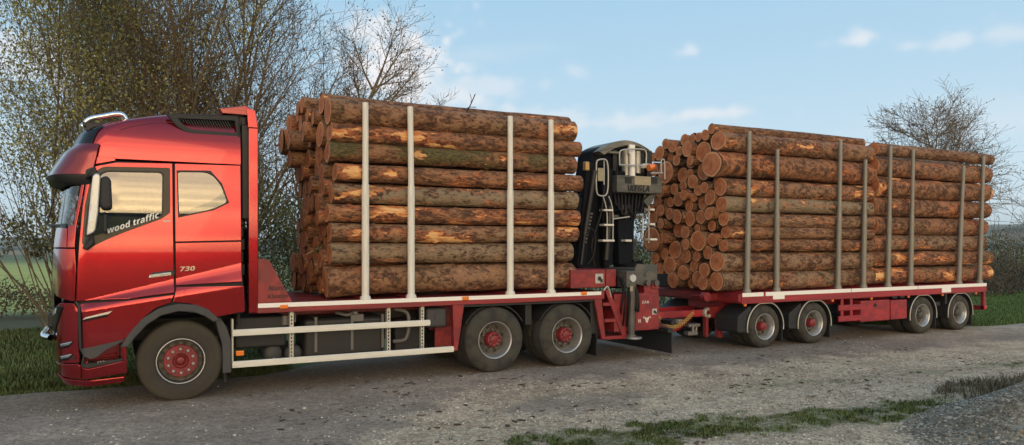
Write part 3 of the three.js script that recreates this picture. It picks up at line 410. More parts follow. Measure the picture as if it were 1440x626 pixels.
// crane footing: red deck boxes, tool locker with lettering, support leg
part('deck_box', [bx(...rect(803, 380, 851.5, 404, -.1), -2.4, -.1, .01), bx(...rect(852.5, 379, 866.5, 403, -.1), -2.4, -.1, .01)], M.chassis, truck);
const plate = (x, y, z, s, p) => { const b = part('latch_plate', [bx(x - s, x + s, y - s, y + s, z, z + .012, .006)], M.zinc, p); part('latch', [cy([x, y, z + .01], [x, y, z + .02], s * .45), bx(x + s * .2, x + s * .8, y - s * .8, y - s * .1, z + .012, z + .02, .004)], M.black, b); };
{ const [x, y] = side(846.5, 391.8, -.1); plate(x - .06, y, -.1, .085, truck); }
const locker = part('tool_locker', [bx(...rect(864, 414, 927, 463, -.02), -.6, -.02, .01), bx(...rect(893, 416, 925, 461, -.02), -.022, -.008, .006)], M.chassis, truck);
part('lettering', [words('E.F.A.', .155, [side(903.5, 427, 0)[0], side(903.5, 427, 0)[1], -.008], 0, font, .2), words('H', .05, [side(898, 455, 0)[0], side(898, 455)[1] + .01, -.008]), ex(S([[897.5, 422], [900.5, 424.5], [897.5, 428]]), -.008, -.004, 0)], M.logo, locker, 'pale letters E.F.A. and H on the locker door');
{ const [x, y] = side(910, 448); const P = (l) => l.map(([a, b]) => [x + a, y + b]); part('emblem', [ex(P([[-.062, .03], [-.045, .035], [.0, -.045], [.0, -.075], [-.012, -.075]]), -.008, -.003, 0), ex(P([[.062, .03], [.045, .035], [0, -.045], [0, -.075], [.012, -.075]]), -.008, -.003, 0), ex(P([[-.03, .03], [-.015, .012], [.015, .012], [.03, .03], [.012, -.02], [-.012, -.02]]), -.008, -.003, 0), ex(P([[-.09, .02], [-.065, .045], [-.075, .0]]), -.008, -.003, 0), ex(P([[.09, .02], [.065, .045], [.075, .0]]), -.008, -.003, 0)], M.logo, locker); }
{ const [x, y] = side(920.5, 438.5); plate(x, y, -.008, .055, locker); }
const leg = part('support_leg', [cy([side(888, 406, .05)[0], 1.33, .05], [side(888, 470, .05)[0], .44, .05], .062, .056, 18), bx(side(877, 400, .0)[0], side(890, 400, 0)[0], 1.3, 1.6, -.2, .1, .02), cy([side(888, 471, .05)[0], .43, .05], [side(888, 471, .05)[0], .47, .05], .09, .08)], M.craneGrey, truck);
part('foot_plate', [cy([side(891, 474, .05)[0], .4, .05], [side(891, 474, .05)[0], .43, .05], .15, .14, 18)], M.steel, leg);
part('dial', [cy([side(889.5, 391.6, .1)[0], 1.47, .1], [side(889.5, 391.6, .1)[0], 1.47, .125], .065, .065, 20)], M.lens, leg);
part('warning_label', bx(side(888, 407, .11)[0] - .03, side(888, 407, .11)[0] + .03, 1.24, 1.33, .108, .114, .002), M.beige, leg);
part('hose', [[875, 0], [879, .1], [884, .08], [894, .1], [896, .06]].map(([px, dz], i) => { const x = side(px, 420, dz)[0], y = 1.5 - i * .02; return tb([[x, y, dz - .1], [x + .03, y - .3, dz], [x - .02 + i * .01, y - .55, dz], [x + .03, y - .85 + (i > 2 ? .4 : 0), dz - .1]], .019); }), M.hose, leg);
part('stabiliser_beam', [bx(...rect(893, 378, 925, 400, -.15), -2.3, -.15, .02), ex(S([[893, 380], [897, 371], [925, 373], [922, 392], [905, 402], [895, 400]], -.1), -.16, -.1, .01, .02), cy([side(909, 395, -.1)[0], 1.37, -.12], [side(909, 395, -.1)[0], 1.37, -.03], .055), cy([side(921, 395, -.1)[0], 1.36, -.12], [side(921, 395, -.1)[0], 1.36, -.03], .055), ex(S([[906, 386], [912, 380], [914, 384], [909, 389]], -.09), -.1, -.085, 0)], M.craneGrey, truck);
part('red_bracket', [bx(...rect(906, 402, 926, 415, -.1), -.5, -.1), bx(...rect(917, 398, 927, 406, -.08), -.3, -.08)], M.chassis, truck);
part('rear_flap', [bx(8.98, 9.0, .06, .46, -2.4, -.02, .004), bx(8.9, 9.02, .44, .52, -2.4, -.02, .01)], M.plastic, truck);
part('tow_hitch', [bx(8.7, 9.0, .7, .95, -1.5, -1.0, .02), cy([9.05, .62, -.05], [9.05, .62, -.35], .05), bx(8.6, 8.9, .52, 1.1, -2.3, -.6, .01)], M.black, truck);

// ───────────── the folded crane ─────────────
const crane = (() => { const g = new THREE.Group(); g.name = 'loading_crane'; truck.add(g); origin.set(g, origin.get(truck)); return g; })();
tag(crane, 'folded black loading crane with grey hood and high seat');
const zc = -1.25, C = (l, z = zc) => S(l, z), rc = (a, b, c, d, z = zc) => rect(a, b, c, d, z);
part('slewing_base', [cy([8.9, 1.28, zc], [8.9, 1.62, zc], .34, .3, 24), cy([8.9, 1.62, zc], [8.9, 1.74, zc], .27, .27, 24), cy([8.9, 1.66, zc], [8.9, 1.70, zc], .31, .31, 24), bx(8.1, 9.3, 1.25, 1.5, -2.2, -.5, .03), ...around(14, .29, (a, b) => cy([8.9 + a, 1.7, zc + b], [8.9 + a, 1.76, zc + b], .018, .018, 6))], M.crane, crane);
part('column', [ex(C([[869, 300], [893, 300], [890, 372], [871, 372]], -1.0), -1.5, -1.0, .02, .02), bx(...rc(862, 240, 905, 300, -1.1), -1.45, -1.05, .03)], M.crane, crane);
part('main_boom', [ex(C([[808, 380], [848, 380], [860, 330], [861, 220], [838, 207], [825, 213], [820, 250], [809, 330]], -1.35), -1.65, -1.15, .02, .04), ex(C([[800, 330], [818, 300], [822, 330], [812, 352]], -1.4), -1.6, -1.25, .02, .03)], M.crane, crane);
part('outer_boom', [ex(C([[812, 376], [824, 378], [838, 232], [826, 226]], -.95), -1.1, -.95, .015, .03), ex(C([[846, 232], [862, 238], [862, 372], [850, 376]], -1.0), -1.3, -1.0, .015, .03)], M.crane, crane);
part('boom_ram', [cy([...side(836, 240, -.92), -.92], [...side(822, 330, -.92), -.92], .05), cy([...side(822, 330, -.92), -.92], [...side(817, 372, -.92), -.92], .03), cy([...side(852, 366, -.95), -.95], [...side(858, 290, -.95), -.95], .055)], M.black, crane);
part('boom_lettering', [...Array(9)].map((_, i) => { const p = side(832 - i * 1.1, 300 + i * 5, -.94); return bx(p[0] - .03, p[0] + .03, p[1] - .025, p[1] + .01, -.945, -.938, .002); }), M.craneGrey, crane);
const arc = []; for (let i = 0; i <= 16; i++) { const t = i / 16, px = lerp(842, 917, t), y = 216 - 19 * Math.sin(Math.PI * clamp(t * .92 + .06)) ** .75 + (t > .5 ? 0 : 2 * (1 - t * 2)); arc.push([px, y]); }
part('hood', [ex(C([...arc, [913, 213], [898, 206], [880, 204.5], [864, 209], [850, 218]], -.95), -1.75, -.95, .012, .01), bx(...rc(842, 213, 862, 218, -1.2), -1.7, -1.0, .01)], M.hood, crane);
part('hood_frame', [bx(...rc(908, 212, 915, 250, -1.15), -1.2, -1.1, .01), bx(...rc(860, 210, 866, 248, -1.15), -1.25, -1.1, .01), bx(...rc(845, 216, 858, 236, -1.2), -1.6, -1.2, .02), bx(...rc(864, 208, 914, 250, -1.6), -1.7, -1.6)], M.black, crane);
part('oil_tank', [cy([...side(881, 247, -1.1), -1.1], [...side(881, 212, -1.1), -1.1], .085, .085, 18), bx(...rc(874, 214, 896, 236, -1.25), -1.35, -1.25, .03), cy([...side(896, 244, -1.1), -1.1], [...side(896, 213, -1.1), -1.1], .07, .07, 16)], M.zinc, crane);
part('ram_head', [cy([...side(889, 250, -.95), -.95], [...side(889, 212, -.95), -.95], .06), bx(...rc(885.5, 203, 893.5, 217, -.93), -1.0, -.93, .012), cy([...side(903, 233.5, -1.0), -1.0], [...side(915, 233.5, -1.0), -1.0], .045)], M.white, crane);
part('amber_beacon', [cy([...side(912, 236, -.9), -.9], [...side(919, 234, -.9), -.9], .07, .06), ], M.amber, crane); part('work_lamp', bx(...rc(823.5, 227, 829.5, 240, -.9), -1.0, -.9, .02), M.lampYellow, crane);
const box = part('valve_box', [bx(...rc(868, 246, 931.5, 273, -.85), -1.5, -.85, .02), bx(...rc(872, 249, 929, 252, -.85), -.852, -.835)], M.craneGrey, crane);
part('wooden_panel', bx(...rc(892, 247.5, 915, 261, -.85), -.86, -.838, .006), M.beige, box);
part('vent', [[879, 249, 888, 258], [916, 248.5, 924, 258]].map(([a, b, c, d]) => { const q = rc(a, b, c, d, -.85), gs = [bx(...q, -.86, -.842, .003)]; for (let i = 0; i < 4; i++) gs.push(bx(q[0], q[1], q[2] + i * .035, q[2] + i * .035 + .012, -.845, -.832, .002)); return gs; }), M.black, box);
{ const [x, y] = side(881.5, 268.6, -.85); part('lettering', words('\\KEGLA', .54, [x, y, -.852], 0, font, .18, .014, 1.05), inkBlack, box, 'black letters KEGLA with a slanting stroke before them'); }
const rails = part('guard_rail', [tb(C([[838.5, 232], [840, 226], [848, 224], [853, 226]], -.9).map((p) => [...p, -.9]).concat([[...side(854, 270, -.9), -.9], [...side(851, 275, -.9), -.9], [...side(841, 274, -.9), -.9], [...side(839, 268, -.9), -.9], [...side(838.5, 232, -.9), -.9]]), .015, 8, 60), tb([[...side(849.5, 225, -.95), -.95], [...side(849.5, 272, -.95), -.95]], .012), tb(C([[871.5, 232], [871.5, 215], [873, 212], [906, 211], [908.5, 214], [908.5, 232]], -.85).map((p) => [...p, -.85]), .015, 8, 50), tb([[...side(871.5, 232, -.85), -.85], [...side(908, 233, -.85), -.85]], .014), tb(C([[930, 243], [930, 226], [933.5, 224], [935, 252]], -.8).map((p) => [...p, -.8]), .013, 8, 30), tb([[...side(915, 243.5, -.85), -.85], [...side(932, 243.5, -.85), -.85]], .015)], railGrey, crane);
part('control_plate', bx(...rc(841, 236, 850, 255, -.95), -.97, -.95, .01), M.beige, crane);
const lad = part('crane_ladder', [tb(C([[848, 276], [853, 295], [853.5, 337]], -.9).map((p) => [...p, -.9]), .012), tb(C([[856, 276], [861, 292], [862, 340]], -.9).map((p) => [...p, -.9]), .012), tb([[...side(862, 308, -.9), -.9], [...side(885, 305, -.9), -.9]], .014), tb([[...side(903, 337, -.9), -.9], [...side(904, 300, -.9), -.9]], .011), tb([[...side(912.5, 290, -.9), -.9], [...side(912.5, 342, -.9), -.9]], .012)], railGrey, crane);
for (const [a, b, y] of [[847, 860, 295.8], [847, 861, 316.5], [845, 862, 338.5], [912, 918.5, 295], [912, 919, 315.5], [912, 922, 336.8], [877.5, 886, 338.5]]) part('tread', bx(...rc(a, y - 1.5, b, y + 1.5, -.9), -1.0, -.84, .008), M.stake, lad);
part('hydraulic_hose', [...Array(9)].map((_, i) => { const px = 864 + i * 5.2, d = 8 + (i * 7) % 22; return tb([[...side(px, 271, -1), -1], [...side(px + 3 - i, 280 + d, -.92), -.92], [...side(px + 8 - i * 2, 286 + d * .6, -.95), -.95], [...side(876 + i * 1.5, 300 + i, -1), -1]], .022); }).concat([tb(C([[826, 330], [830, 322], [836, 328], [834, 360], [826, 372]], -.9).map((p) => [...p, -.9]), .022), tb(C([[850, 260], [845, 300], [832, 345], [836, 375]], -.93).map((p) => [...p, -.93]), .022), tb(C([[866, 262], [868, 236], [870, 222]], -1).map((p) => [...p, -1]), .016)]), M.hose, crane);
part('crossarm', [bx(...rc(862, 302, 908, 307, -1), -1.1, -1, .01), ex(C([[905, 283], [918, 270], [924, 273], [912, 292]], -.95), -1.05, -.95, .01), bx(...rc(876, 288, 890, 302, -.98), -1.1, -.98, .02)], M.craneGrey, crane);
part('grapple', [ex(C([[806, 300], [816, 280], [830, 270], [834, 282], [818, 300], [812, 330], [802, 340]], -1.0), -1.5, -1.0, .02, .04)], M.crane, crane);

// ───────────── the trailer ─────────────
const trailer = thing('log_trailer', 'red four axle drawbar trailer coupled behind the lorry, carrying two stacks of logs', 'trailer', [14.3, 0, -1.25]);
const tbed = part('flatbed', [bx(10.72, 18.93, .905, 1.12, -2.5, 0, .006), ...[10.93, 11.75, 13.58, 14.41, 15.24, 16.05, 17.9, 18.75].map((x) => bx(x - .06, x + .06, 1.12, 1.15, -2.45, -.03)), bx(10.9, 18.8, .72, .91, -1.75, -.75, .01)], M.trailer, trailer);
part('edge_strip', [bx(10.73, 11.3, 1.04, 1.117, -.003, .006, .002), bx(11.36, 13.9, 1.04, 1.117, -.003, .006, .002), bx(13.92, 16.2, 1.04, 1.117, -.003, .006, .002), bx(16.22, 18.92, 1.04, 1.117, -.003, .006, .002)], M.white, tbed, 'white reflective strip along the trailer bed edge');
for (const r of [rect(1087, 414, 1103, 420.5, 0), rect(1324.5, 404, 1337, 411, 0)]) part('edge_plate', bx(...r, -.002, .012, .003), M.white, tbed);
for (const px of [1050, 1173, 1228, 1280, 1328, 1375]) part('reflector', cy([side(px, 420)[0], .885, -.06], [side(px, 420)[0], .885, -.03], .035), M.amber, tbed);
for (const [i, [x, t, top]] of [[10.93, 11.0, 4.30], [11.75, 11.77, 3.99], [13.58, 13.67, 4.31], [14.41, 14.48, 3.93], [15.24, 15.34, 4.29], [16.05, 16.15, 4.26], [17.9, 18.1, 3.98], [18.75, 18.93, 4.26]].entries()) for (const z of [-.075, -2.42]) { const m = lerp(x, t, .52); part('stake', [cy([x, 1.12, z], [m, 2.72, z], .057, .054, 14), cy([m, 2.70, z], [t, top, z], .046, .042, 14), cy([x, 1.12, z], [x, 1.19, z], .085, .07, 14)], M.galv, trailer); }
part('end_beam', [bx(10.66, 10.74, .93, 1.10, -2.5, -.02, .02), ex([[10.2, 1.05], [10.7, 1.1], [10.7, .95], [10.35, .92]], -.9, -.6, .01, .04), cy([10.3, 1.03, -.62], [10.3, 1.03, -.5], .09)], M.chassis, trailer);
part('turntable', [cy([12.1, .72, -1.25], [12.1, .9, -1.25], .55, .55, 28), bx(10.95, 13.3, .55, .74, -1.75, -.75, .02)], M.black, trailer);
const bar = part("drawbar", [ex([[9.15, .62], [10.95, .60], [10.95, .75], [9.15, .74]], -.92, -.8, .01), ex([[9.15, .62], [10.95, .60], [10.95, .75], [9.15, .74]], -1.7, -1.58, .01), bx(9.1, 9.3, .6, .76, -1.7, -.8, .01), bx(8.8, 9.2, .62, .72, -1.35, -1.15, .02)], M.trailer, trailer);
part('pivot_eye', [lz([[.04, 0], [.05, .03], [.09, .035], [.11, .02], [.11, -.04]], 24, 10.55, .68, -.76)], M.zinc, bar);
part('bogie_bracket', [ex([[10.55, .80], [11, .82], [11, .5], [10.75, .55], [10.6, .6]], -.85, -.72, .01), bx(10.7, 10.8, .18, .55, -.72, -.6, .01), bx(10.45, 10.52, .2, .6, -.8, -.7, .01), bx(10.68, 10.84, .42, .56, -.7, -.58, .01)], M.chassis, trailer);
part('coupling_gear', [cy([9.9, .58, -.9], [9.9, .5, -.9], .16), bx(10, 10.3, .42, .48, -.9, -.7, .01), cy([10.1, .3, -.7], [10.1, .46, -.7], .03), bx(9.95, 10.2, .26, .34, -.8, -.66, .01), cy([10.25, .25, -.8], [10.3, .48, -.8], .03)], M.steel, trailer);
{ const gs = []; const pts = []; for (let i = 0; i <= 300; i++) { const t = i / 300, x = lerp(9.0, 9.95, t), y = .74 - .30 * Math.sin(Math.PI * t) * (1 - .25 * t) - .12 * t * 0, a = t * 2 * Math.PI * 20; pts.push(V(x, y + .035 * Math.cos(a), -.5 + .035 * Math.sin(a))); } gs.push(new THREE.TubeGeometry(new THREE.CatmullRomCurve3(pts), 420, .0085, 5)); part('coiled_airline', gs, M.orange, trailer, 'yellow orange coiled air hose'); const g2 = pts.map((p, i) => V(p.x + .05, p.y - .08, p.z - .12)); part('coiled_airline', new THREE.TubeGeometry(new THREE.CatmullRomCurve3(g2), 420, .0085, 5), M.redLens, trailer, 'red coiled air hose'); }
part('undergear', [bx(13.6, 18.6, .72, .9, -.86, -.76), bx(13.6, 18.6, .72, .9, -1.74, -1.64), ...[11.4, 12.82, 16.47, 17.91].map((x) => cy([x, .43, -.3], [x, .43, -2.2], .07)), cy([14.8, .6, -1.1], [15.8, .6, -1.1], .15), bx(16, 18.4, .45, .6, -1.4, -1.1)], M.black, trailer);
for (const [i, x] of [11.40, 12.82, 16.47, 17.91].entries()) {
  axle(trailer, i < 2 ? 'trailer red' : 'trailer', x, -.04, -2.46);
  for (const s of [0, 1]) {
    const gs = [], edge = [], rf = .50, a0 = -8, a1 = 190, n = 18, f = (g) => (s ? flip(g) : g);
    for (let k = 0; k < n; k++) { const p = (a0 + (a1 - a0) * k / n) * R, q = (a0 + (a1 - a0) * (k + 1) / n) * R, P = (r, a) => [x + r * Math.cos(a), .42 + Math.min(r * Math.sin(a), .472)]; gs.push(f(ex([P(rf - .012, p), P(rf, p), P(rf, q), P(rf - .012, q)], -.68, -.035, 0))); }
    for (let k = 0; k <= 36; k++) { const p = (a0 + (a1 - a0) * k / 36) * R; edge.push([x + rf * Math.cos(p), .42 + Math.min(rf * Math.sin(p), .474), -.035]); }
    if (i < 2) gs.push(f(bx(x - rf - .22, x - rf + .01, .33, .42, -.66, -.05, .03)), f(ex([[x - rf - .02, .34], [x - rf - .24, .36], [x - rf - .22, .66], [x - .38, .86], [x - .36, .74], [x - rf + .02, .6]], -.66, -.06, .015, .03)));
    const fe = part('fender', gs, M.plastic, trailer);
    part('fender_edge', f(tb(edge, .014, 6, 72)), M.zinc, fe);
    part('mud_flap', f(bx(x + rf - .02, x + rf, .10, .42, -.64, -.06, .003)), M.plastic, fe);
  }
}
part('under_rack', [bx(...rect(1183, 420, 1186.5, 451, -.03), -.06, -.03), bx(...rect(1196, 420, 1199.5, 451, -.03), -.06, -.03), bx(...rect(1179, 429.5, 1211, 435.5, -.03), -.05, -.015), bx(...rect(1179, 445, 1211, 450.5, -.03), -.05, -.015)], M.trailer, trailer);
const b1 = part('tool_box', bx(...rect(1210.8, 423.5, 1251.5, 450, -.02), -.5, -.02, .012), M.trailer, trailer); part('lock', cy([side(1232, 430.5)[0], .73, -.03], [side(1232, 430.5)[0], .73, -.005], .04, .04, 14), M.black, b1);
const b2 = part('tool_box', bx(...rect(1253, 422.5, 1275.5, 448, -.02), -.5, -.02, .012), M.trailer, trailer); part('hinge', [bx(side(1256, 424)[0], side(1263, 424)[0], .86, .9, -.02, -.01), bx(side(1267, 424)[0], side(1273, 424)[0], .86, .9, -.02, -.01)], M.black, b2);
part('tail_frame', [bx(18.84, 18.93, .45, .91, -.1, -.02, .01), bx(18.84, 18.93, .45, .91, -2.48, -2.4, .01), bx(18.85, 18.92, .45, .56, -2.48, -.02, .01)], M.chassis, trailer);
part('tail_lamp', [cy([18.93, .72, -.06], [18.95, .72, -.06], .04), cy([18.93, .6, -.06], [18.95, .6, -.06], .04), bx(18.84, 18.94, .47, .56, -.1, .0, .01)], M.redLens, trailer);
part('hanging_valve', [cy([side(1332, 420)[0], .9, -.04], [side(1332, 420)[0], .66, -.04], .03), bx(16.9, 17.1, .62, .72, -.1, -.03, .02), cy([14.0, .9, -.1], [14.0, .7, -.1], .025)], M.black, trailer);

// ───────────── logs ─────────────
const L0 = 4.4;
function barkMaps(seed, { peel = .3, moss = 0, grey = .2, red = .2, w = 768, h = 192 }) {
  const mask = (u, v) => { const x = u * L0; return fbm(x * 1.7 + seed * 7.3, v * 5, 6, seed, 5, .6) + .16 * vn(x * .35 + seed, v * 2, seed + 3, 2); };
  const thr = lerp(.58, .12, peel), bump = new Float32Array(w * h);
  const c = tex(w, h, (u, v, i, j) => {
    const x = u * L0, n = fbm(x * 7, v * 14, 5, seed + 5, 14, .62), f = fbm(x * 22, v * 44, 3, seed + 6, 44, .6), big = fbm(x * .8, v * 2, 3, seed + 8, 2);
    let col = mix3([.085, .037, .019], [.29, .135, .064], sst(-.5, .5, n + .6 * f));
    col = mix3(col, [.25, .20, .13], clamp(grey * 1.15 * sst(-.25, .35, n * .7 + f * .5 + big * .5 + (grey - .4) * .6)));
    const p = mask(u, v), rd = sst(thr - .30, thr - .02, p + .12 * n + .08 * f) * (.45 + .55 * red) + red * .5 * sst(.0, .5, big + n * .5);
    col = mix3(col, mix3([.23, .052, .021], [.44, .128, .046], sst(-.4, .4, f + n)), clamp(rd * .85));
    col = mix3(col, [.022, .012, .008], .55 * sst(.18, .44, -n * .25 - f * .6 - .7 * fbm(x * 20, v * 64, 4, seed + 15, 64, .65)));
    { const fl = fbm(x * 7, v * 34, 4, seed + 21, 34, .65); col = mix3(col, [.52, .22, .09], .7 * sst(.36, .48, fl + .25 * rd + .12 * big - .1 * grey)); }
    const q = sst(thr, thr + .035, p + .05 * f + .05 * n);
    const wood = mix3(mix3([.52, .17, .052], [.78, .42, .17], sst(-.35, .3, fbm(x * 4, v * 26, 4, seed + 9, 26) + .4 * f)), [.82, .52, .24], .8 * sst(.2, .34, p - thr + .3 * n));
    col = mix3(col, wood, q);
    if (moss) col = mix3(col, mix3([.05, .048, .016], [.105, .10, .034], sst(-.3, .4, f)), clamp(moss * 1.15 * sst(.05 - moss * .3, .5 - moss * .2, fbm(x * 1.4 + 3, v * 3, 4, seed + 12, 3) + n * .25)) * (1 - q * .8));
    if (hash(i, j, seed) > .994) col = mix3(col, [.55, .45, .33], .8);
    bump[j * w + i] = .5 + .32 * n + .22 * f - .34 * q * 1 + .1 * big;
    return col;
  });
  const b = tex(w, h, (u, v, i, j) => bump[j * w + i], { srgb: false });
  return std([1, 1, 1], .88, 0, { map: c, bumpMap: b, bumpScale: .03 });
}
const endMats = [...Array(7)].map((_, s) => {
  const t = tex(160, 160, (u, v) => {
    const x = u * 2 - 1, y = v * 2 - 1, a = Math.atan2(y, x), ecc = .06 * Math.sin(a + s), r = Math.hypot(x - .06 * Math.cos(s * 2), y - .06 * Math.sin(s * 3)) + ecc;
    const n = fbm(u * 5, v * 5, 5, 200 + s), ring = .5 + .5 * Math.sin(r * 62 + n * 3 + s), fine = fbm(u * 30, v * 3, 3, 220 + s);
    let c = mix3([.41, .125, .047], [.55, .205, .085], sst(-.4, .5, n + .25 * fine));
    c = mix3(c, [.33, .095, .036], .5 * ring * (.5 + .5 * fine)); c = mix3(c, [.30, .09, .04], .6 * sst(.45, .05, r) * (s % 2 ? .9 : .3));
    c = mix3(c, [.76, .42, .21], .6 * sst(.80, .90, r) * sst(1, .95, r)); c = mix3(c, [.10, .045, .025], sst(.955, .985, r));
    const cr = Math.abs(((a + n * .7 + s) % (Math.PI * .66))); c = mix3(c, [.12, .045, .022], .7 * sst(.05, .0, cr * r) * sst(.75, .1, r));
    return mix3(c, [.2, .1, .055], .5 * sst(.25, .6, fbm(u * 3 + 9, v * 3, 4, 240 + s)));
  });
  return std([1, 1, 1], .85, 0, { map: t, bumpMap: t, bumpScale: .004 });
});
function logGeo(L, Rr, seed, nl, nr) {
  const r = rng(seed * 977 + 5), tap = (r() - .5) * .16, by = (r() - .5) * .05, bz = (r() - .5) * .04, ta = (r() - .5) * .16, tb2 = (r() - .5) * .16;
  const knots = nl > 40 ? [...Array(16)].map(() => [r(), r(), .012 + .016 * r(), .022 + .02 * r()]) : [];
  const pos = [], uv = [], idx = [], P = (s, k, rr = 1) => {
    const th = k / nr * 2 * Math.PI, lump = .045 * vn(s * L * .9, k / nr * 4, seed, 4) + .03 * vn(s * L * 3.2, k / nr * 9, seed + 1, 9) + (nl > 40 ? .016 * vn(s * L * 11, k / nr * 20, seed + 2, 20) + .012 * vn(s * L * 26, k / nr * 32, seed + 4, 32) : 0) + (rr < 1 ? 0 : knots.reduce((a, [ks, ka, kh, kr]) => { const dx = (s - ks) * L, da = ((k / nr - ka + 1.5) % 1 - .5) * 6.283 * Rr, q = (dx * dx + da * da) / (kr * kr); return q < 9 ? a + kh / Rr * Math.exp(-q) : a; }, 0));
    const flare = 1 + .05 * Math.exp(-s * L / .15), q = Rr * (1 + tap * (s - .5)) * (1 + lump) * flare * rr * .985, y = q * Math.sin(th), z = q * Math.cos(th), e = s < .5 ? ta * (1 - s * 2) ** 8 : tb2 * (s * 2 - 1) ** 8;
    return [(s - .5) * L + e * y + e * .6 * z, y + by * Math.sin(s * 3.1), z + bz * Math.sin(s * 3.1 + 1)];
  };
  for (let i = 0; i <= nl; i++) for (let k = 0; k <= nr; k++) { pos.push(...P(i / nl, k)); uv.push(i / nl * L / L0, k / nr); }
  for (let i = 0; i < nl; i++) for (let k = 0; k < nr; k++) { const a = i * (nr + 1) + k, b = a + 1, c = a + nr + 1, d = c + 1; idx.push(a, c, b, b, c, d); }
  const bark = new THREE.BufferGeometry(); bark.setAttribute('position', new THREE.Float32BufferAttribute(pos, 3)); bark.setAttribute('uv', new THREE.Float32BufferAttribute(uv, 2)); bark.setIndex(idx); bark.computeVertexNormals();
  { const N = bark.attributes.normal; for (let i = 0; i <= nl; i++) { const a = i * (nr + 1), b = a + nr; for (let c = 0; c < 3; c++) { const m = (N.array[a * 3 + c] + N.array[b * 3 + c]) / 2; N.array[a * 3 + c] = N.array[b * 3 + c] = m; } } }
  const P0 = bark.attributes.position, chk = bark.attributes.normal; if (chk.getY(Math.round(nr / 4)) < 0) { for (let i = 0; i < chk.array.length; i++) chk.array[i] *= -1; const I = bark.index.array; for (let i = 0; i < I.length; i += 3) { const t = I[i]; I[i] = I[i + 1]; I[i + 1] = t; } }
  const cap = (s) => {
    const p = [], u = [], ii = [], n = [], c = P(s, 0, 0); p.push(...c); u.push(.5, .5);
    for (const rr of [.55, 1]) for (let k = 0; k <= nr; k++) { const q = P(s, k, rr); q[0] += (rr < 1 ? (s ? 1 : -1) * .004 : 0); p.push(...q); const a = k / nr * 2 * Math.PI; u.push(.5 + .5 * rr * Math.cos(a), .5 + .5 * rr * Math.sin(a)); }
    for (let k = 0; k < nr; k++) { ii.push(0, 1 + k, 2 + k); const a = 1 + k, b = a + 1, d = a + nr + 1, e = d + 1; ii.push(a, d, b, b, d, e); }
    const g = new THREE.BufferGeometry(); g.setAttribute('position', new THREE.Float32BufferAttribute(p, 3)); g.setAttribute('uv', new THREE.Float32BufferAttribute(u, 2)); if (!s) for (let i = 0; i < ii.length; i += 3) { const t = ii[i + 1]; ii[i + 1] = ii[i + 2]; ii[i + 2] = t; } g.setIndex(ii); g.computeVertexNormals();
    const N = g.attributes.normal, sgn = s ? 1 : -1; if (N.getX(0) * sgn < 0) { for (let i = 0; i < N.array.length; i++) N.array[i] *= -1; for (let i = 0; i < ii.length; i += 3) { const t = ii[i + 1]; ii[i + 1] = ii[i + 2]; ii[i + 2] = t; } g.setIndex(ii); }
    return g;
  };
  return { bark, caps: [cap(0), cap(1)] };
}
let logSeed = 1;
function log(x0, L, y, z, r, mat, label, group, hi, roll) {
  const seed = logSeed++, t = thing('log', label, 'log', [x0 + L / 2, y - r, z], group), g = logGeo(L, r, seed, hi ? 170 : 18, hi ? 64 : 24), rnd = rng(seed * 31);
  const add = (n, gg, m) => { const me = new THREE.Mesh(gg, m); me.name = n; me.position.y = r; if (roll !== 0) me.rotation.x = roll ?? rnd() * 6.28; t.add(me); };
  add('bark', g.bark, mat); const em = endMats[Math.floor(rnd() * endMats.length)]; add('cut_end', g.caps[0], em); add('cut_end_001', g.caps[1], em);
  t.rotation.y = (rnd() - .5) * .006; return t;
}
const common = [[.30, .1, .3, .3], [.2, .3, .3, .1], [.45, 0, .15, .5], [.15, 0, .6, .2], [.35, .2, .3, .4]].map(([peel, moss, grey, red], i) => barkMaps(300 + i * 40, { peel, moss, grey, red, w: 512, h: 160 }));
// drop logs one by one into the lowest free place between the stakes
function pack(fixed, zmin, zmax, y0, ymax, rnd, rfn, tries = 40) {
  const c = fixed.map((a) => [...a]); let miss = 0;
  while (miss < tries && c.length < 110) {
    const r = rfn(rnd); let best = null;
    const ok = (z, y) => z - r >= zmin - 1e-6 && z + r <= zmax + 1e-6 && y - r >= y0 - 1e-6 && c.every(([a, b, q]) => Math.hypot(a - z, b - y) >= q + r - .004);
    const tryIt = (z, y) => { if ((!best || y < best[1]) && ok(z, y)) best = [z, y, r]; };
    tryIt(zmin + r, y0 + r); tryIt(zmax - r, y0 + r);
    for (let i = 0; i < c.length; i++) {
      const [a, b, q] = c[i], s = q + r, dy = y0 + r - b;
      if (Math.abs(dy) < s) { const d = Math.sqrt(s * s - dy * dy); tryIt(a - d, y0 + r); tryIt(a + d, y0 + r); }
      for (const zz of [zmin + r, zmax - r]) { const dz = zz - a; if (Math.abs(dz) < s) tryIt(zz, b + Math.sqrt(s * s - dz * dz)); }
      for (let j = 0; j < i; j++) { const [a2, b2, q2] = c[j], t = q2 + r, D = Math.hypot(a2 - a, b2 - b); if (D > s + t || D < Math.abs(s - t)) continue; const m = (s * s - t * t + D * D) / (2 * D), hh = Math.sqrt(Math.max(0, s * s - m * m)), ux = (a2 - a) / D, uy = (b2 - b) / D; tryIt(a + ux * m - uy * hh, b + uy * m + ux * hh); tryIt(a + ux * m + uy * hh, b + uy * m - ux * hh); }
    }
    if (!best || best[1] + best[2] > ymax) { miss++; continue; }
    c.push(best);
  }
  return c;
}
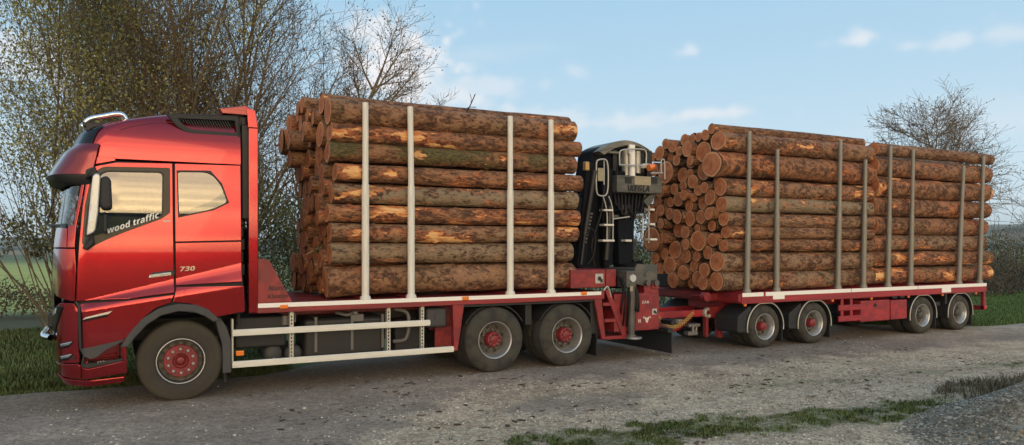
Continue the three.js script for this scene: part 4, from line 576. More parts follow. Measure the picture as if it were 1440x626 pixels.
function fillGaps(c, zmin, zmax, y0, ymax, rmin, rmax, top) {
  for (let pass = 0; pass < 60; pass++) {
    let best = null;
    for (let z = zmin + .07; z < zmax - .07; z += .02) for (let y = y0 + .07; y < ymax; y += .02) { let d = Math.min(z - zmin, zmax - z, y - y0); for (const [a, b, q] of c) d = Math.min(d, Math.hypot(a - z, b - y) - q); if (d > rmin && c.some(([a, b]) => b > y && Math.abs(a - z) < .25) && (!best || d > best[2])) best = [z, y, Math.min(d, rmax)]; }
    if (!best) break; c.push(best);
  }
  return c;
}
function relax(c, zmin, zmax, y0, keep) { for (let it = 0; it < 200; it++) for (let i = keep; i < c.length; i++) { for (let j = 0; j < c.length; j++) { if (i === j) continue; const dz = c[i][0] - c[j][0], dy = c[i][1] - c[j][1], d = Math.hypot(dz, dy) || 1e-3, o = c[i][2] + c[j][2] - d - .004; if (o > 0) { const k = j < keep ? 1 : .5; c[i][0] += dz / d * o * k * .6; c[i][1] += dy / d * o * k * .6; if (j >= keep) { c[j][0] -= dz / d * o * .3; c[j][1] -= dy / d * o * .3; } } } c[i][0] = clamp(c[i][0], zmin + c[i][2], zmax - c[i][2]); c[i][1] = Math.max(c[i][1], y0 + c[i][2]); } return c; }
// name the rest of a stack by column from the near side and row from the bed
function stack(c, place, group, make) {
  const cols = new Map(); for (const q of c) { const k = Math.floor((-.30 - q[0]) / .30); if (!cols.has(k)) cols.set(k, []); cols.get(k).push(q); }
  [...cols.keys()].sort((a, b) => a - b).forEach((k, ci) => cols.get(k).sort((a, b) => a[1] - b[1]).forEach((q, ri) => make(q, `${ORD[ri]} log from the bottom ${ORD[ci]} column behind near row, ${place}`, group, ci, ri)));
}
function nearRow(rows, looks, where, group) { const out = []; rows.forEach(([x0, x1, y, r], i) => { const z = -.142 - r, [txt, peel, moss, grey, red] = looks[i]; const m = barkMaps(20 + logSeed * 13, { peel, moss, grey, red }); log(x0, x1 - x0, y, z, r, m, `${txt} log, ${i === rows.length - 1 ? 'lowest' : ORD[i] + ' from top'} in near row ${where}`, group, true, 0); out.push([z, y, r]); }); return out; }
{
  const n1 = nearRow([[2.73, 7.02, 4.034, .187], [2.75, 7.10, 3.724, .141], [2.73, 6.99, 3.441, .152], [2.83, 7.13, 3.135, .141], [2.78, 7.02, 2.825, .152], [2.71, 7.07, 2.525, .134], [2.75, 7.04, 2.243, .135], [2.75, 6.93, 1.935, .156], [2.71, 6.99, 1.511, .222]],
    [['thick brown', .34, .2, .3, .35], ['reddish peeled', .52, 0, .1, .6], ['green mossy', .18, .75, .25, .1], ['red brown', .38, .1, .2, .5], ['grey bark', .12, .1, .75, .2], ['orange stripped', .72, 0, .1, .5], ['grey and orange', .46, 0, .55, .3], ['grey brown', .22, .1, .65, .2], ['very thick brown', .27, .15, .35, .3]], 'on the lorry', 'logs stacked on the lorry');
  const rnd = rng(41), c = pack(n1, -2.44, -.13, 1.29, 4.40, rnd, (r) => { const t = r(); return t < .25 ? .10 + .025 * r() : t < .85 ? .125 + .04 * r() : .165 + .05 * r(); });
  stack(c.slice(n1.length), 'on the lorry', 'logs stacked on the lorry', ([z, y, r], lab, g, ci) => { const out = (y > 3.55 ? .10 : 0) + (z < -1.6 ? .12 : 0) + (z < -1.9 && y > 3.3 ? .2 : 0), x0 = 2.74 - out * rnd() - .18 * rnd() + .14 * rnd(); log(x0, 7.0 + .2 * (rnd() - .5) - x0, y, z, r, common[Math.floor(rnd() * 5)], lab, g); });
  const looks2 = [['brown', .42, .05, .35, .3], ['very thick red', .34, 0, .1, .8], ['orange flecked', .42, .05, .35, .4], ['pale grey', .26, 0, .8, .1], ['brown flecked', .38, .1, .4, .3], ['slim dark brown', .36, .2, .3, .3], ['slim orange streaked', .52, .1, .2, .4], ['grey brown', .22, .05, .5, .2], ['grey bark', .27, .15, .5, .2]];
  const n2 = nearRow([[10.40, 14.92, 4.094, .190], [10.31, 14.98, 3.645, .25], [10.46, 14.9, 3.20, .175], [10.48, 14.86, 2.862, .153], [10.51, 14.94, 2.56, .14], [10.55, 14.9, 2.298, .122], [10.49, 14.92, 2.045, .124], [10.38, 14.9, 1.716, .19], [10.38, 14.9, 1.341, .187]], looks2, "of the trailer's front stack", "logs in the trailer's front stack");
  // cut ends of the front stack as they lie in the photograph: pixel place and height
  const ends = [[1004.4, 190.1, 7.7], [986.8, 214, 15], [981, 192.8, 6.6], [969.6, 207.4, 10.8], [969.6, 196.6, 6.6], [943, 207.4, 9.3], [934.3, 204.3, 7.3], [927.6, 214.7, 10], [937.4, 219.8, 7.7], [951.5, 226, 8.3], [964.8, 226, 8.7], [983, 241.7, 13.5], [950.9, 244.8, 10.8], [939.5, 240.6, 15.6], [974.1, 253, 10], [990.8, 263.5, 7.9], [959.6, 263, 7.9], [944.7, 266.6, 8.3], [934.3, 268.6, 9.3], [997, 278, 10.8], [962.9, 272.8, 7.9], [950.5, 280, 10.4], [939.5, 284.2, 7.3], [922.8, 283.2, 8.3], [964.4, 289.4, 8.7], [987.2, 286.3, 10.4], [918.7, 237.5, 10.4], [930, 296, 8.7], [943.6, 301.4, 8.3], [953, 307.7, 10], [966.5, 307.7, 10.4], [983, 303.5, 10.8], [919.7, 306.6, 9.3], [934.3, 314.3, 7.7], [995.5, 317, 7.9], [980, 320, 6.2], [945.7, 324.3, 11.4], [964.4, 327, 9.8], [983, 337.8, 14.5], [1001.8, 339.4, 9.6], [919.7, 338.8, 17.6], [935.3, 334, 7.9], [945.7, 350.2, 12.5], [956, 343, 7.3], [967.5, 344.4, 7.9], [962.3, 360.6, 10.8], [977.9, 359.6, 8.3], [996.6, 357.5, 9.3], [931.2, 356.5, 8.7], [918.7, 363.7, 8.7], [943.6, 377.2, 13.5], [953, 371, 8.3], [960.2, 381.4, 10.8], [972.7, 374, 8.7], [995, 377.2, 10.8], [980, 394.9, 11.4], [995.5, 399.4, 9.8], [946.7, 395.5, 11.4], [932.2, 399, 8.3], [927, 381.4, 10.4], [969.6, 400, 7.3]];
  const XF = 10.38, c2 = n2.map((a) => [...a]);
  for (const [px, py, pr] of ends) { const t = Math.tan(Math.atan((px - 720) / F) + YAW), d = XF / t, dep = XF * Math.sin(YAW) + d * Math.cos(YAW); c2.push([DIST - d, EYE + (HOR - py) * dep / F, pr * dep / F * .97]); }
  relax(c2, -2.46, -.13, 1.155, n2.length); fillGaps(c2, -2.46, -.13, 1.155, 4.25, .06, .12);
  const r2 = rng(77);
  stack(c2.slice(n2.length), "front trailer stack", "logs in the trailer's front stack", ([z, y, r], lab, g) => { const x0 = 10.38 + (r < .085 ? .25 : 0) + .22 * (r2() - .35) - (z < -1.9 ? .08 : 0); log(x0, 14.85 + .2 * (r2() - .5) - x0, y, z, r, common[Math.floor(r2() * 5)], lab, g); });
  const looks3 = [['orange flecked brown', .42, 0, .4, .3], ['grey and red', .32, 0, .35, .5], ['thick orange patched', .44, 0, .2, .4], ['thick red brown', .25, 0, .2, .6], ['mossy orange', .48, .35, .1, .4], ['grey bark', .2, .05, .55, .3], ['orange and green', .68, .4, .1, .4], ['bright stripped orange', .8, .4, .1, .5]];
  const n3 = nearRow([[15.03, 19.55, 4.219, .146], [15.03, 19.45, 3.835, .215], [15.03, 19.5, 3.382, .235], [14.97, 19.42, 2.93, .218], [14.99, 19.3, 2.50, .213], [14.95, 19.2, 2.10, .182], [14.95, 19.5, 1.745, .166], [14.91, 19.5, 1.36, .195]], looks3, "of the trailer's rear stack", "logs in the trailer's rear stack");
  const r3 = rng(99), c3 = pack(n3, -1.25, -.13, 1.155, 4.3, r3, (r) => .13 + .08 * r(), 30);
  stack(c3.slice(n3.length), 'rear trailer stack', "logs in the trailer's rear stack", ([z, y, r], lab, g) => { const x0 = 15.0 + .2 * (r3() - .5); log(x0, 19.4 + .2 * (r3() - .5) - x0, y, z, r, common[Math.floor(r3() * 5)], lab, g); });
}
// twigs that stick out of the loads
function twig(label, pos, f) { const t = thing('twig', label, 'twig', pos); f(t, pos); }
twig('thin bare twig sticking up from the top log on the lorry', [4.98, 4.21, -.4], (t, [x, y, z]) => part('stem', [tb([[x, y - .05, z], [x + .1, y + .12, z], [x + .21, y + .33, z - .03]], .009, 5), tb([[x + .05, y + .08, z], [x + .1, y + .1, z], [x + .2, y + .1, z + .03]], .006, 5), tb([[x + .12, y + .16, z], [x + .12, y + .26, z], [x + .1, y + .32, z]], .005, 5)], M.hose, t));
twig('fine dry twigs lying on the top log of the front trailer stack', [12.4, 4.29, -.4], (t, [x, y, z]) => part('stem', [...Array(7)].map((_, i) => tb([[x - 1 + i * .36, y - .05, z], [x - .9 + i * .36, y + .06 + (i % 3) * .02, z], [x - .7 + i * .36, y + .02, z - .05]], .007, 4)), M.hose, t));
twig('small green fir sprig caught between the log ends on the lorry', [2.62, 1.98, -.62], (t, [x, y, z]) => { part('stem', tb([[x - .14, y - .07, z], [x, y, z], [x + .12, y + .05, z]], .008, 5), M.wood, t); const rnd = rng(8), gs = []; for (let i = 0; i < 60; i++) { const k = rnd(), a = rnd() * 6.28, p = [x - .05 + k * .18, y - .02 + k * .06, z]; gs.push(cy(p, [p[0] + .02 + .03 * rnd(), p[1] + .06 * Math.sin(a), p[2] + .06 * Math.cos(a)], .005, .002, 3)); } part('needles', gs, std([.05, .085, .025], .9), t); });

// ───────────── ground ─────────────
const zEdge = (x) => { const k = x < 2 ? -1.72 : x < 4 ? lerp(-1.72, -3.1, (x - 2) / 2) : x < 15 ? -3.2 : x < 20 ? lerp(-3.2, -.35, sst(15, 20, x)) : -.35 - (x - 20) * .012; return k + .12 * fbm(x * 1.6, 3, 3, 401); };
function roadColor(x, z, fine = true) {
  const n1 = fbm(x * .55, z * .8, 4, 410), n2 = fbm(x * 2.6, z * 3.2, 4, 420), n3 = fine ? fbm(x * 22, z * 22, 3, 430, 0, .65) : .3 * n2;
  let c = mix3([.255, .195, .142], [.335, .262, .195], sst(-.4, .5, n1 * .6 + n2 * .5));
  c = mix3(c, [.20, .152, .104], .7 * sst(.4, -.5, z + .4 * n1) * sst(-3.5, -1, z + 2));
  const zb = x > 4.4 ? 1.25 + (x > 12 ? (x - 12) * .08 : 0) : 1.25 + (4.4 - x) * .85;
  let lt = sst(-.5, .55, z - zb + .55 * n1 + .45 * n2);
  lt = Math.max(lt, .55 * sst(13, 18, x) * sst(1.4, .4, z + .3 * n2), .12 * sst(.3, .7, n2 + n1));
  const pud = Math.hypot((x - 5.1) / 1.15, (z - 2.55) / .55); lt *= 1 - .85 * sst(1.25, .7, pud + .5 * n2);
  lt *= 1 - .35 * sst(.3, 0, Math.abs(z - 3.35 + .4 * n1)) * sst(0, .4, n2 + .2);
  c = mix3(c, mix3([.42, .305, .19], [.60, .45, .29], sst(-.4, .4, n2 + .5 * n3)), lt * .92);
  const gr = sst(.0, .35, (.62 - Math.abs(z - 4.25 - (x > 5 ? (x - 5) * .12 : 0)) + .5 * n2 + .3 * n1)) * sst(3.1, 3.9, x + .6 * n2) * sst(10.5, 8.8, x), ms = .8 * sst(.05, .5, .42 - Math.abs(z - 2.9 - (x - 9) * .12) + .65 * n2) * sst(7.2, 8.6, x);
  c = mix3(c, mix3([.10, .10, .034], [.19, .175, .07], sst(-.3, .4, n2)), clamp(Math.max(gr * .85, ms * .75)));
  const h = hash(Math.floor(x * 55), Math.floor(z * 55), 7); if (fine && h > .90) c = mix3(c, [.60, .54, .43], (.15 + .6 * hash(Math.floor(x * 55), Math.floor(z * 55), 8)) * (.06 + .94 * lt)); else if (fine && h < .10) c = mix3(c, [.06, .05, .038], .5);
  const k = 1 + .5 * n3; return [c[0] * k, c[1] * k, c[2] * k];
}
const road = new THREE.Group(); road.name = 'gravel_road'; road.userData.kind = 'structure'; scene.add(road);
function roadSheet(x0, x1, w, h, nx) {
  const Z0 = -3.6, Z1 = 9.2, hgt = new Float32Array(w * h);
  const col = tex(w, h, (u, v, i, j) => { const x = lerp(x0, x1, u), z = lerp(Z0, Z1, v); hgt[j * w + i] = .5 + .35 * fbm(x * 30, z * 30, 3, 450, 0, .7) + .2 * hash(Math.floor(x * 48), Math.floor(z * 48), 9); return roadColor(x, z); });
  const bm = tex(w, h, (u, v, i, j) => hgt[j * w + i], { srgb: false });
  for (const t of [col, bm]) t.wrapS = t.wrapT = THREE.ClampToEdgeWrapping;
  const nz = 60, pos = [], uv = [], idx = [];
  for (let i = 0; i <= nx; i++) for (let j = 0; j <= nz; j++) { const x = lerp(x0, x1, i / nx), z = lerp(zEdge(x), Z1, j / nz); pos.push(x, (j === 0 ? -.035 : 0) + .012 * fbm(x * .9, z * .9, 3, 460), z); uv.push((x - x0) / (x1 - x0), (z - Z0) / (Z1 - Z0)); }
  for (let i = 0; i < nx; i++) for (let j = 0; j < nz; j++) { const a = i * (nz + 1) + j, b = a + 1, c = a + nz + 1, d = c + 1; idx.push(a, b, c, b, d, c); }
  const g = new THREE.BufferGeometry(); g.setAttribute('position', new THREE.Float32BufferAttribute(pos, 3)); g.setAttribute('uv', new THREE.Float32BufferAttribute(uv, 2)); g.setIndex(idx); g.computeVertexNormals();
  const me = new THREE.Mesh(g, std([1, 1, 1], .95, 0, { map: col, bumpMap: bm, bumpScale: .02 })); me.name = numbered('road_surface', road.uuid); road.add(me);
}
roadSheet(-4, 14, 2048, 1456, 90); roadSheet(14, 46, 1400, 560, 90); roadSheet(-40, -4, 360, 128, 60);

// fields out to the horizon
{
  const pos = [], col = [], idx = [], NA = 160, rs = []; for (let r = .8; r < 3200; r *= 1.055) rs.push(r);
  const shade = (x, z) => {
    const n = fbm(x * .35, z * .35, 4, 500), m = fbm(x * .02, z * .02, 3, 510), d = Math.hypot(x, z);
    let c = mix3([.085, .115, .03], [.14, .17, .05], sst(-.4, .4, n));
    if (z > 8) return mix3([.2, .18, .13], [.10, .11, .04], sst(12, 18, z + 2 * n));
    if (x < 3) { c = mix3(c, [.085, .085, .035], sst(-8.5, -10, z + n) * sst(-17, -14, z + n)); c = mix3(c, mix3([.34, .36, .07], [.44, .43, .11], sst(-.3, .3, n + m)), sst(-15, -19, z)); }
    else { c = mix3(c, [.10, .12, .04], .6); c = mix3(c, mix3([.20, .21, .06], [.15, .17, .055], sst(-.3, .3, n)), sst(-12, -16, z)); }
    c = mix3(c, [.11, .135, .055], sst(70, 120, d)); c = mix3(c, [.26, .19, .115], sst(170, 200, d + 60 * m) * sst(420, 300, d)); c = mix3(c, [.05, .06, .045], sst(330, 420, d + 60 * m));
    return c;
  };
  rs.forEach((r) => { for (let a = 0; a < NA; a++) { const t = a / NA * 2 * Math.PI, x = 4 + r * Math.cos(t), z = r * Math.sin(t); pos.push(x, -.035 - .0 + sst(15, 60, r) * .5 * fbm(x * .03, z * .03, 3, 520), z); col.push(...shade(x, z)); } });
  for (let j = 0; j + 1 < rs.length; j++) for (let a = 0; a < NA; a++) { const b = (a + 1) % NA, p = j * NA + a, q = j * NA + b; idx.push(p, q, p + NA, q, q + NA, p + NA); }
  pos.push(4, -.035, 0); col.push(.06, .06, .03); const c0 = pos.length / 3 - 1; for (let a = 0; a < NA; a++) idx.push(c0, (a + 1) % NA, a);
  const g = new THREE.BufferGeometry(); g.setAttribute('position', new THREE.Float32BufferAttribute(pos, 3)); g.setAttribute('color', new THREE.Float32BufferAttribute(col, 3)); g.setIndex(idx); g.computeVertexNormals();
  const N = g.attributes.normal; if (N.getY(10) < 0) { for (let i = 0; i < idx.length; i += 3) { const t = idx[i]; idx[i] = idx[i + 1]; idx[i + 1] = t; } g.setIndex(idx); g.computeVertexNormals(); }
  const me = new THREE.Mesh(g, std([1, 1, 1], 1, 0, { vertexColors: true })); me.name = 'field'; me.userData.kind = 'structure'; scene.add(me);
}
// low hills far off, wooded along their crests
function hill(a0, a1, dist, h, c, seed, n = 160) {
  const pos = [], col = [], idx = [], m = 14;
  for (let i = 0; i <= n; i++) for (let j = 0; j <= m; j++) { const a = lerp(a0, a1, i / n) * R, k = j / m, r = dist * (1 + .35 * k), e = sst(0, .12, i / n) * sst(1, .88, i / n), y = -1 + h * e * Math.sin(k * Math.PI * .62) * (.75 + .3 * fbm(i * .06, 2, 3, seed)) + h * .10 * e * k * fbm(i * .9, j * .9, 3, seed + 4); pos.push(r * Math.sin(a), y, DIST - r * Math.cos(a)); const f = sst(-.1, .25, fbm(i * .12, j * .5, 4, seed + 9)); col.push(...mix3(c, [.045, .055, .035], f)); }
  for (let i = 0; i < n; i++) for (let j = 0; j < m; j++) { const p = i * (m + 1) + j, q = p + m + 1; idx.push(p, q, p + 1, p + 1, q, q + 1); }
  const g = new THREE.BufferGeometry(); g.setAttribute('position', new THREE.Float32BufferAttribute(pos, 3)); g.setAttribute('color', new THREE.Float32BufferAttribute(col, 3)); g.setIndex(idx); g.computeVertexNormals(); const N = g.attributes.normal; let s = 0; for (let i = 0; i < N.count; i++) s += N.getY(i); if (s < 0) { for (let i = 0; i < idx.length; i += 3) { const t = idx[i]; idx[i] = idx[i + 1]; idx[i + 1] = t; } g.setIndex(idx); g.computeVertexNormals(); }
  const me = new THREE.Mesh(g, std([1, 1, 1], 1, 0, { vertexColors: true })); me.name = numbered('hill', ''); me.userData.kind = 'structure'; scene.add(me);
}
hill(-75, 40, 900, 16, [.16, .18, .10], 600); hill(48, 120, 620, 26, [.17, .15, .09], 620); hill(35, 130, 1500, 75, [.12, .14, .09], 640); // the wood across the field behind the photographer, mirrored in windows and paint
{ const pos = [], idx = [], n = 240, m = 12; for (let i = 0; i <= n; i++) for (let j = 0; j <= m; j++) { const a = lerp(118, 242, i / n) * R, k = j / m, e = sst(0, .08, i / n) * sst(1, .92, i / n), r = 130 + 40 * k, y = -.5 + 4.5 * e * Math.sin(Math.min(1, k * 3) * Math.PI / 2) * (.92 + .10 * fbm(i * .07, j * .3, 4, 661)); pos.push(r * Math.sin(a), y, DIST - r * Math.cos(a)); } for (let i = 0; i < n; i++) for (let j = 0; j < m; j++) { const p = i * (m + 1) + j, q = p + m + 1; idx.push(p, p + 1, q, p + 1, q + 1, q); } const g = new THREE.BufferGeometry(); g.setAttribute('position', new THREE.Float32BufferAttribute(pos, 3)); g.setIndex(idx); g.computeVertexNormals(); const me = new THREE.Mesh(g, std([.05, .05, .03], 1)); me.name = 'woodland'; me.userData.kind = 'stuff'; me.userData.label = 'dark wood across the field behind the photographer'; scene.add(me); }

// ───────────── gravel, grass ─────────────
const rg = rng(5);
function stuff(name, g, m, list, parent = scene) {          // list of [x, y, z, sx, sy, sz, turn, [r, g, b]]
  const im = new THREE.InstancedMesh(g, m, list.length), o = new THREE.Object3D(), c = new THREE.Color();
  list.forEach(([x, y, z, sx, sy, sz, t, k, tilt = 0], i) => { o.position.set(x, y, z); o.scale.set(sx, sy, sz); o.rotation.set(tilt, t, tilt * .7); o.updateMatrix(); im.setMatrixAt(i, o.matrix); c.setRGB(...k); im.setColorAt(i, c); });
  im.name = name; im.userData.kind = 'stuff'; parent.add(im); return im;
}
const pebble = (() => { const g = new THREE.IcosahedronGeometry(1, 1), P = g.attributes.position; for (let i = 0; i < P.count; i++) { const x = P.getX(i), y = P.getY(i), z = P.getZ(i), k = 1 + .28 * vn(x * 1.7 + 5, y * 1.7 + z * 2.3, 700); P.setXYZ(i, x * k, y * k * .7, z * k); } g.computeVertexNormals(); return norm(g); })();
{
  const list = [];
  for (let i = 0; i < 110000; i++) {
    const x = -2 + 17 * rg() ** 1.25, z = lerp(Math.max(zEdge(x) + .1, -1), 6.6, rg() ** .8), c = roadColor(x, z, false), lum = c[0]; if (rg() > .015 + 2.2 * Math.max(0, lum - .27)) continue;
    const s = .0035 + .009 * rg() ** 3 + (rg() > .995 ? .012 : 0), t = rg(), k = t < .35 ? [.52, .48, .41] : t < .7 ? [.3, .27, .22] : t < .9 ? [.2, .175, .145] : [.62, .6, .55];
    list.push([x, s * .35, z, s * (1 + rg() * .6), s, s, rg() * 6.3, k]);
  }
  const a = stuff('gravel', pebble, std([1, 1, 1], .95), list); a.userData.label = 'loose pale gravel strewn over the road';
}
{ const list = []; for (let i = 0; i < 900; i++) { const x = 1.5 + 12.5 * rg(), z = -.4 + 5.2 * rg(); if (fbm(x * .9, z * 1.4, 3, 790) < .05) continue; const s = .008 + .022 * rg() ** 2; list.push([x, .006, z, s * (1.2 + 2 * rg()), s * .3, s, rg() * 6.3, rg() > .5 ? [.05, .035, .022] : [.12, .075, .045]]); } stuff('bark_litter', pebble, std([1, 1, 1], .95), list).userData.label = 'dark bark crumbs and clods scattered on the gravel'; }
const blades = (n, h, spread, seed) => { const r = rng(seed), pos = [], idx = []; for (let i = 0; i < n; i++) { const a = r() * 6.28, d = spread * Math.sqrt(r()), x = d * Math.cos(a), z = d * Math.sin(a), b = r() * 6.28, w = .004 + .003 * r(), hh = h * (.5 + .7 * r()), lx = (r() - .5) * hh * .9, lz2 = (r() - .5) * hh * .9, k = pos.length / 3, cx = Math.cos(b) * w, cz = Math.sin(b) * w; pos.push(x - cx, 0, z - cz, x + cx, 0, z + cz, x - cx * .7 + lx * .35, hh * .6, z - cz * .7 + lz2 * .35, x + cx * .7 + lx * .35, hh * .6, z + cz * .7 + lz2 * .35, x + lx, hh, z + lz2); idx.push(k, k + 1, k + 2, k + 1, k + 3, k + 2, k + 2, k + 3, k + 4); } const g = new THREE.BufferGeometry(); g.setAttribute('position', new THREE.Float32BufferAttribute(pos, 3)); g.setIndex(idx); g.computeVertexNormals(); const N = g.attributes.normal; for (let i = 0; i < N.count; i++) N.setXYZ(i, N.getX(i) * .4, .9, N.getZ(i) * .4); return g; };
const grassM = std([1, 1, 1], .85);
const green = (n) => { const t = sst(-.5, .5, n + .5 * (rg() - .5)), c = mix3([.10, .145, .032], [.21, .26, .07], t); return rg() > .9 ? mix3(c, [.24, .2, .09], .7) : c; };
{
  const list = [];
  for (let i = 0; i < 15000; i++) { const x = -6.5 + 9 * rg(), z = -1.55 - 9 * rg() ** 1.4; if (z > zEdge(x) + .12 * rg()) continue; const n = fbm(x * .8, z * .8, 3, 720), s = (.8 + .7 * rg()) * (z > zEdge(x) - .25 ? .6 : 1.15); list.push([x, -.04, z, s, s, s, rg() * 6.3, green(n)]); }
  stuff('grass', blades(16, .085, .1, 3), grassM, list).userData.label = 'dark green grass of the verge beside the cab';
  const l2 = [];
  for (let i = 0; i < 24000; i++) { const x = 15 + 26 * rg(), z = -.2 - 7 * rg(); if (z > zEdge(x) + .15 * rg()) continue; const n = fbm(x * .6, z * .6, 3, 730), s = .8 + .6 * rg(); l2.push([x, -.04, z, s, s * .8, s, rg() * 6.3, mix3(green(n), [.15, .24, .05], .7)]); }
  stuff('grass', blades(14, .15, .16, 4), grassM, l2).name = 'grass_001'; scene.children[scene.children.length - 1].userData.label = 'bright mown grass verge behind the trailer';
  const l3 = [];
  for (let i = 0; i < 60000; i++) {
    const x = 3 + 12 * rg(), z = 2.2 + 4.2 * rg(), n1 = fbm(x * .55, z * .8, 4, 410), n2 = fbm(x * 2.6, z * 3.2, 4, 420);
    const gr = sst(.1, .6, ((x < 6.2 ? .75 : .6) - Math.abs(z - 4.25 - (x > 5 ? (x - 5) * .12 : 0)) + .55 * n2 + .3 * n1)) * sst(3.1, 3.9, x + .6 * n2) * sst(10.5, 8.8, x), ms = .45 * sst(.15, .6, .35 - Math.abs(z - 2.9 - (x - 9) * .12) + .7 * n2) * sst(7.4, 8.8, x);
    const q = Math.max(gr, ms) * sst(-.35, .35, fbm(x * 5, z * 5, 3, 777)); if (rg() > q * (x < 6.2 ? 1.6 : .75)) continue; const s = (.25 + .5 * rg()) * (gr > ms ? 1 : .6); l3.push([x, -.005, z, s, s * .8, s, rg() * 6.3, ms > gr ? mix3(green(n2), [.14, .12, .05], .5) : green(n2 + .15)]);
  }
  stuff('grass', blades(14, .075, .08, 5), grassM, l3).name = 'grass_002'; scene.children[scene.children.length - 1].userData.label = 'low weedy grass patches in the foreground gravel';
}
// gravel heap at the corner, with dry weeds on its back
{
  const hx = 9.9, hz = 6.6, top = (x, z) => { const a = (x - hx) / 3.0, b = (z - hz) / 1.95, d = Math.hypot(a, b); return .82 * sst(1.02, .05, d) * (1 + .3 * fbm(x * 1.2, z * 1.2, 3, 750)) + .03 * fbm(x * 7, z * 7, 3, 755) * sst(1.05, .9, d) - .02; };
  const t = thing('gravel_heap', 'low heap of grey stony gravel at the near edge of the road', 'gravel heap', [hx, 0, hz]);
  const n = 110, pos = [], idx = [], uv = []; for (let i = 0; i <= n; i++) for (let j = 0; j <= n; j++) { const x = (i / n * 2 - 1) * 3.2, z = (j / n * 2 - 1) * 2.1; pos.push(x, top(x + hx, z + hz), z); uv.push(x, z); } for (let i = 0; i < n; i++) for (let j = 0; j < n; j++) { const a = i * (n + 1) + j; idx.push(a, a + 1, a + n + 1, a + 1, a + n + 2, a + n + 1); }
  const g = new THREE.BufferGeometry(); g.setAttribute('position', new THREE.Float32BufferAttribute(pos, 3)); g.setAttribute('uv', new THREE.Float32BufferAttribute(uv, 2)); g.setIndex(idx); g.computeVertexNormals();
  const ht = tex(512, 512, (u, v) => { const n2 = fbm(u * 24, v * 24, 4, 760, 24, .7), m = fbm(u * 4, v * 4, 3, 765, 4); return mix3([.13, .108, .076], [.34, .285, .205], sst(-.5, .6, n2 + .4 * m)); });
  const me = new THREE.Mesh(g, std([1, 1, 1], .95, 0, { map: ht, bumpMap: ht, bumpScale: .02 })); me.name = 'mound'; t.add(me);
  const list = []; for (let i = 0; i < 30000; i++) { const a = rg() * 6.28, d = Math.sqrt(rg()), x = 3.0 * d * Math.cos(a), z = 1.95 * d * Math.sin(a); const s = .005 + .010 * rg() ** 2.2 + (rg() > .985 ? .02 * rg() : 0), k = rg(); list.push([x, top(x + hx, z + hz) + s * .3, z, s * (1 + rg() * .7), s, s, rg() * 6.3, k < .25 ? [.42, .38, .30] : k < .7 ? [.23, .2, .155] : [.13, .115, .09]]); }
  stuff('stones', pebble, std([1, 1, 1], .95), list, t);
  const w = thing('dead_weeds', 'brown dead weed clump on the back of the gravel heap', 'weeds', [11.3, .0, 4.6]);
  const l2 = []; for (let i = 0; i < 300; i++) { const a = rg() * 6.28, d = Math.sqrt(rg()), x = 1.5 * d * Math.cos(a), z = .55 * d * Math.sin(a), s = .3 + .45 * rg(); l2.push([x, Math.max(-.02, top(x + 11.3, z + 4.6)), z, s, s * (1.1 - d * .5), s, rg() * 6.3, mix3([.15, .12, .065], [.30, .24, .14], rg())]); }
  stuff('stalks', blades(18, .28, .14, 9), grassM, l2, w);
  const st = thing('stone', 'dark upright stone standing beside the dead weeds', 'stone', [10.35, -.01, 4.3]); const sg = pebble.clone(); sg.scale(.05, .15, .045); sg.translate(0, .06, 0); const sm = new THREE.Mesh(sg, std([.12, .10, .08], .95, 0, { map: grime })); sm.name = 'rock'; st.add(sm);
}

// ───────────── trees and hedges ─────────────
function Buf() { return { pos: [], nor: [], idx: [] }; }
function limb(b, pts, rad, k) {
  let fr = V(0.3, 0.2, 1); const base = b.pos.length / 3;
  pts.forEach((p, i) => { const d = (i + 1 < pts.length ? pts[i + 1].clone().sub(p) : p.clone().sub(pts[i - 1])).normalize(); const u = fr.clone().addScaledVector(d, -fr.dot(d)).normalize(), v = d.clone().cross(u); fr = u; for (let a = 0; a < k; a++) { const t = a / k * 2 * Math.PI, n = u.clone().multiplyScalar(Math.cos(t)).addScaledVector(v, Math.sin(t)); b.pos.push(p.x + n.x * rad[i], p.y + n.y * rad[i], p.z + n.z * rad[i]); b.nor.push(n.x, n.y, n.z); } });
  for (let i = 0; i + 1 < pts.length; i++) for (let a = 0; a < k; a++) { const p = base + i * k + a, q = base + i * k + (a + 1) % k; b.idx.push(p, q, p + k, q, q + k, p + k); }
}
const done = (b) => { const g = new THREE.BufferGeometry(); g.setAttribute('position', new THREE.Float32BufferAttribute(b.pos, 3)); g.setAttribute('normal', new THREE.Float32BufferAttribute(b.nor, 3)); g.setIndex(b.idx); return g; };
const barkM = std([.17, .13, .085], .95), barkM2 = std([.21, .15, .09], .95), leafM = phy([1, 1, 1], .9, 0, { transmission: .3, thickness: 0 });
const leafG = (() => { const g = new THREE.BufferGeometry(); g.setAttribute('position', new THREE.Float32BufferAttribute([0, 0, 0, .32, .5, .08, 0, 1, 0, -.32, .5, .08], 3)); g.setIndex([0, 1, 2, 0, 2, 3]); g.computeVertexNormals(); return g; })();
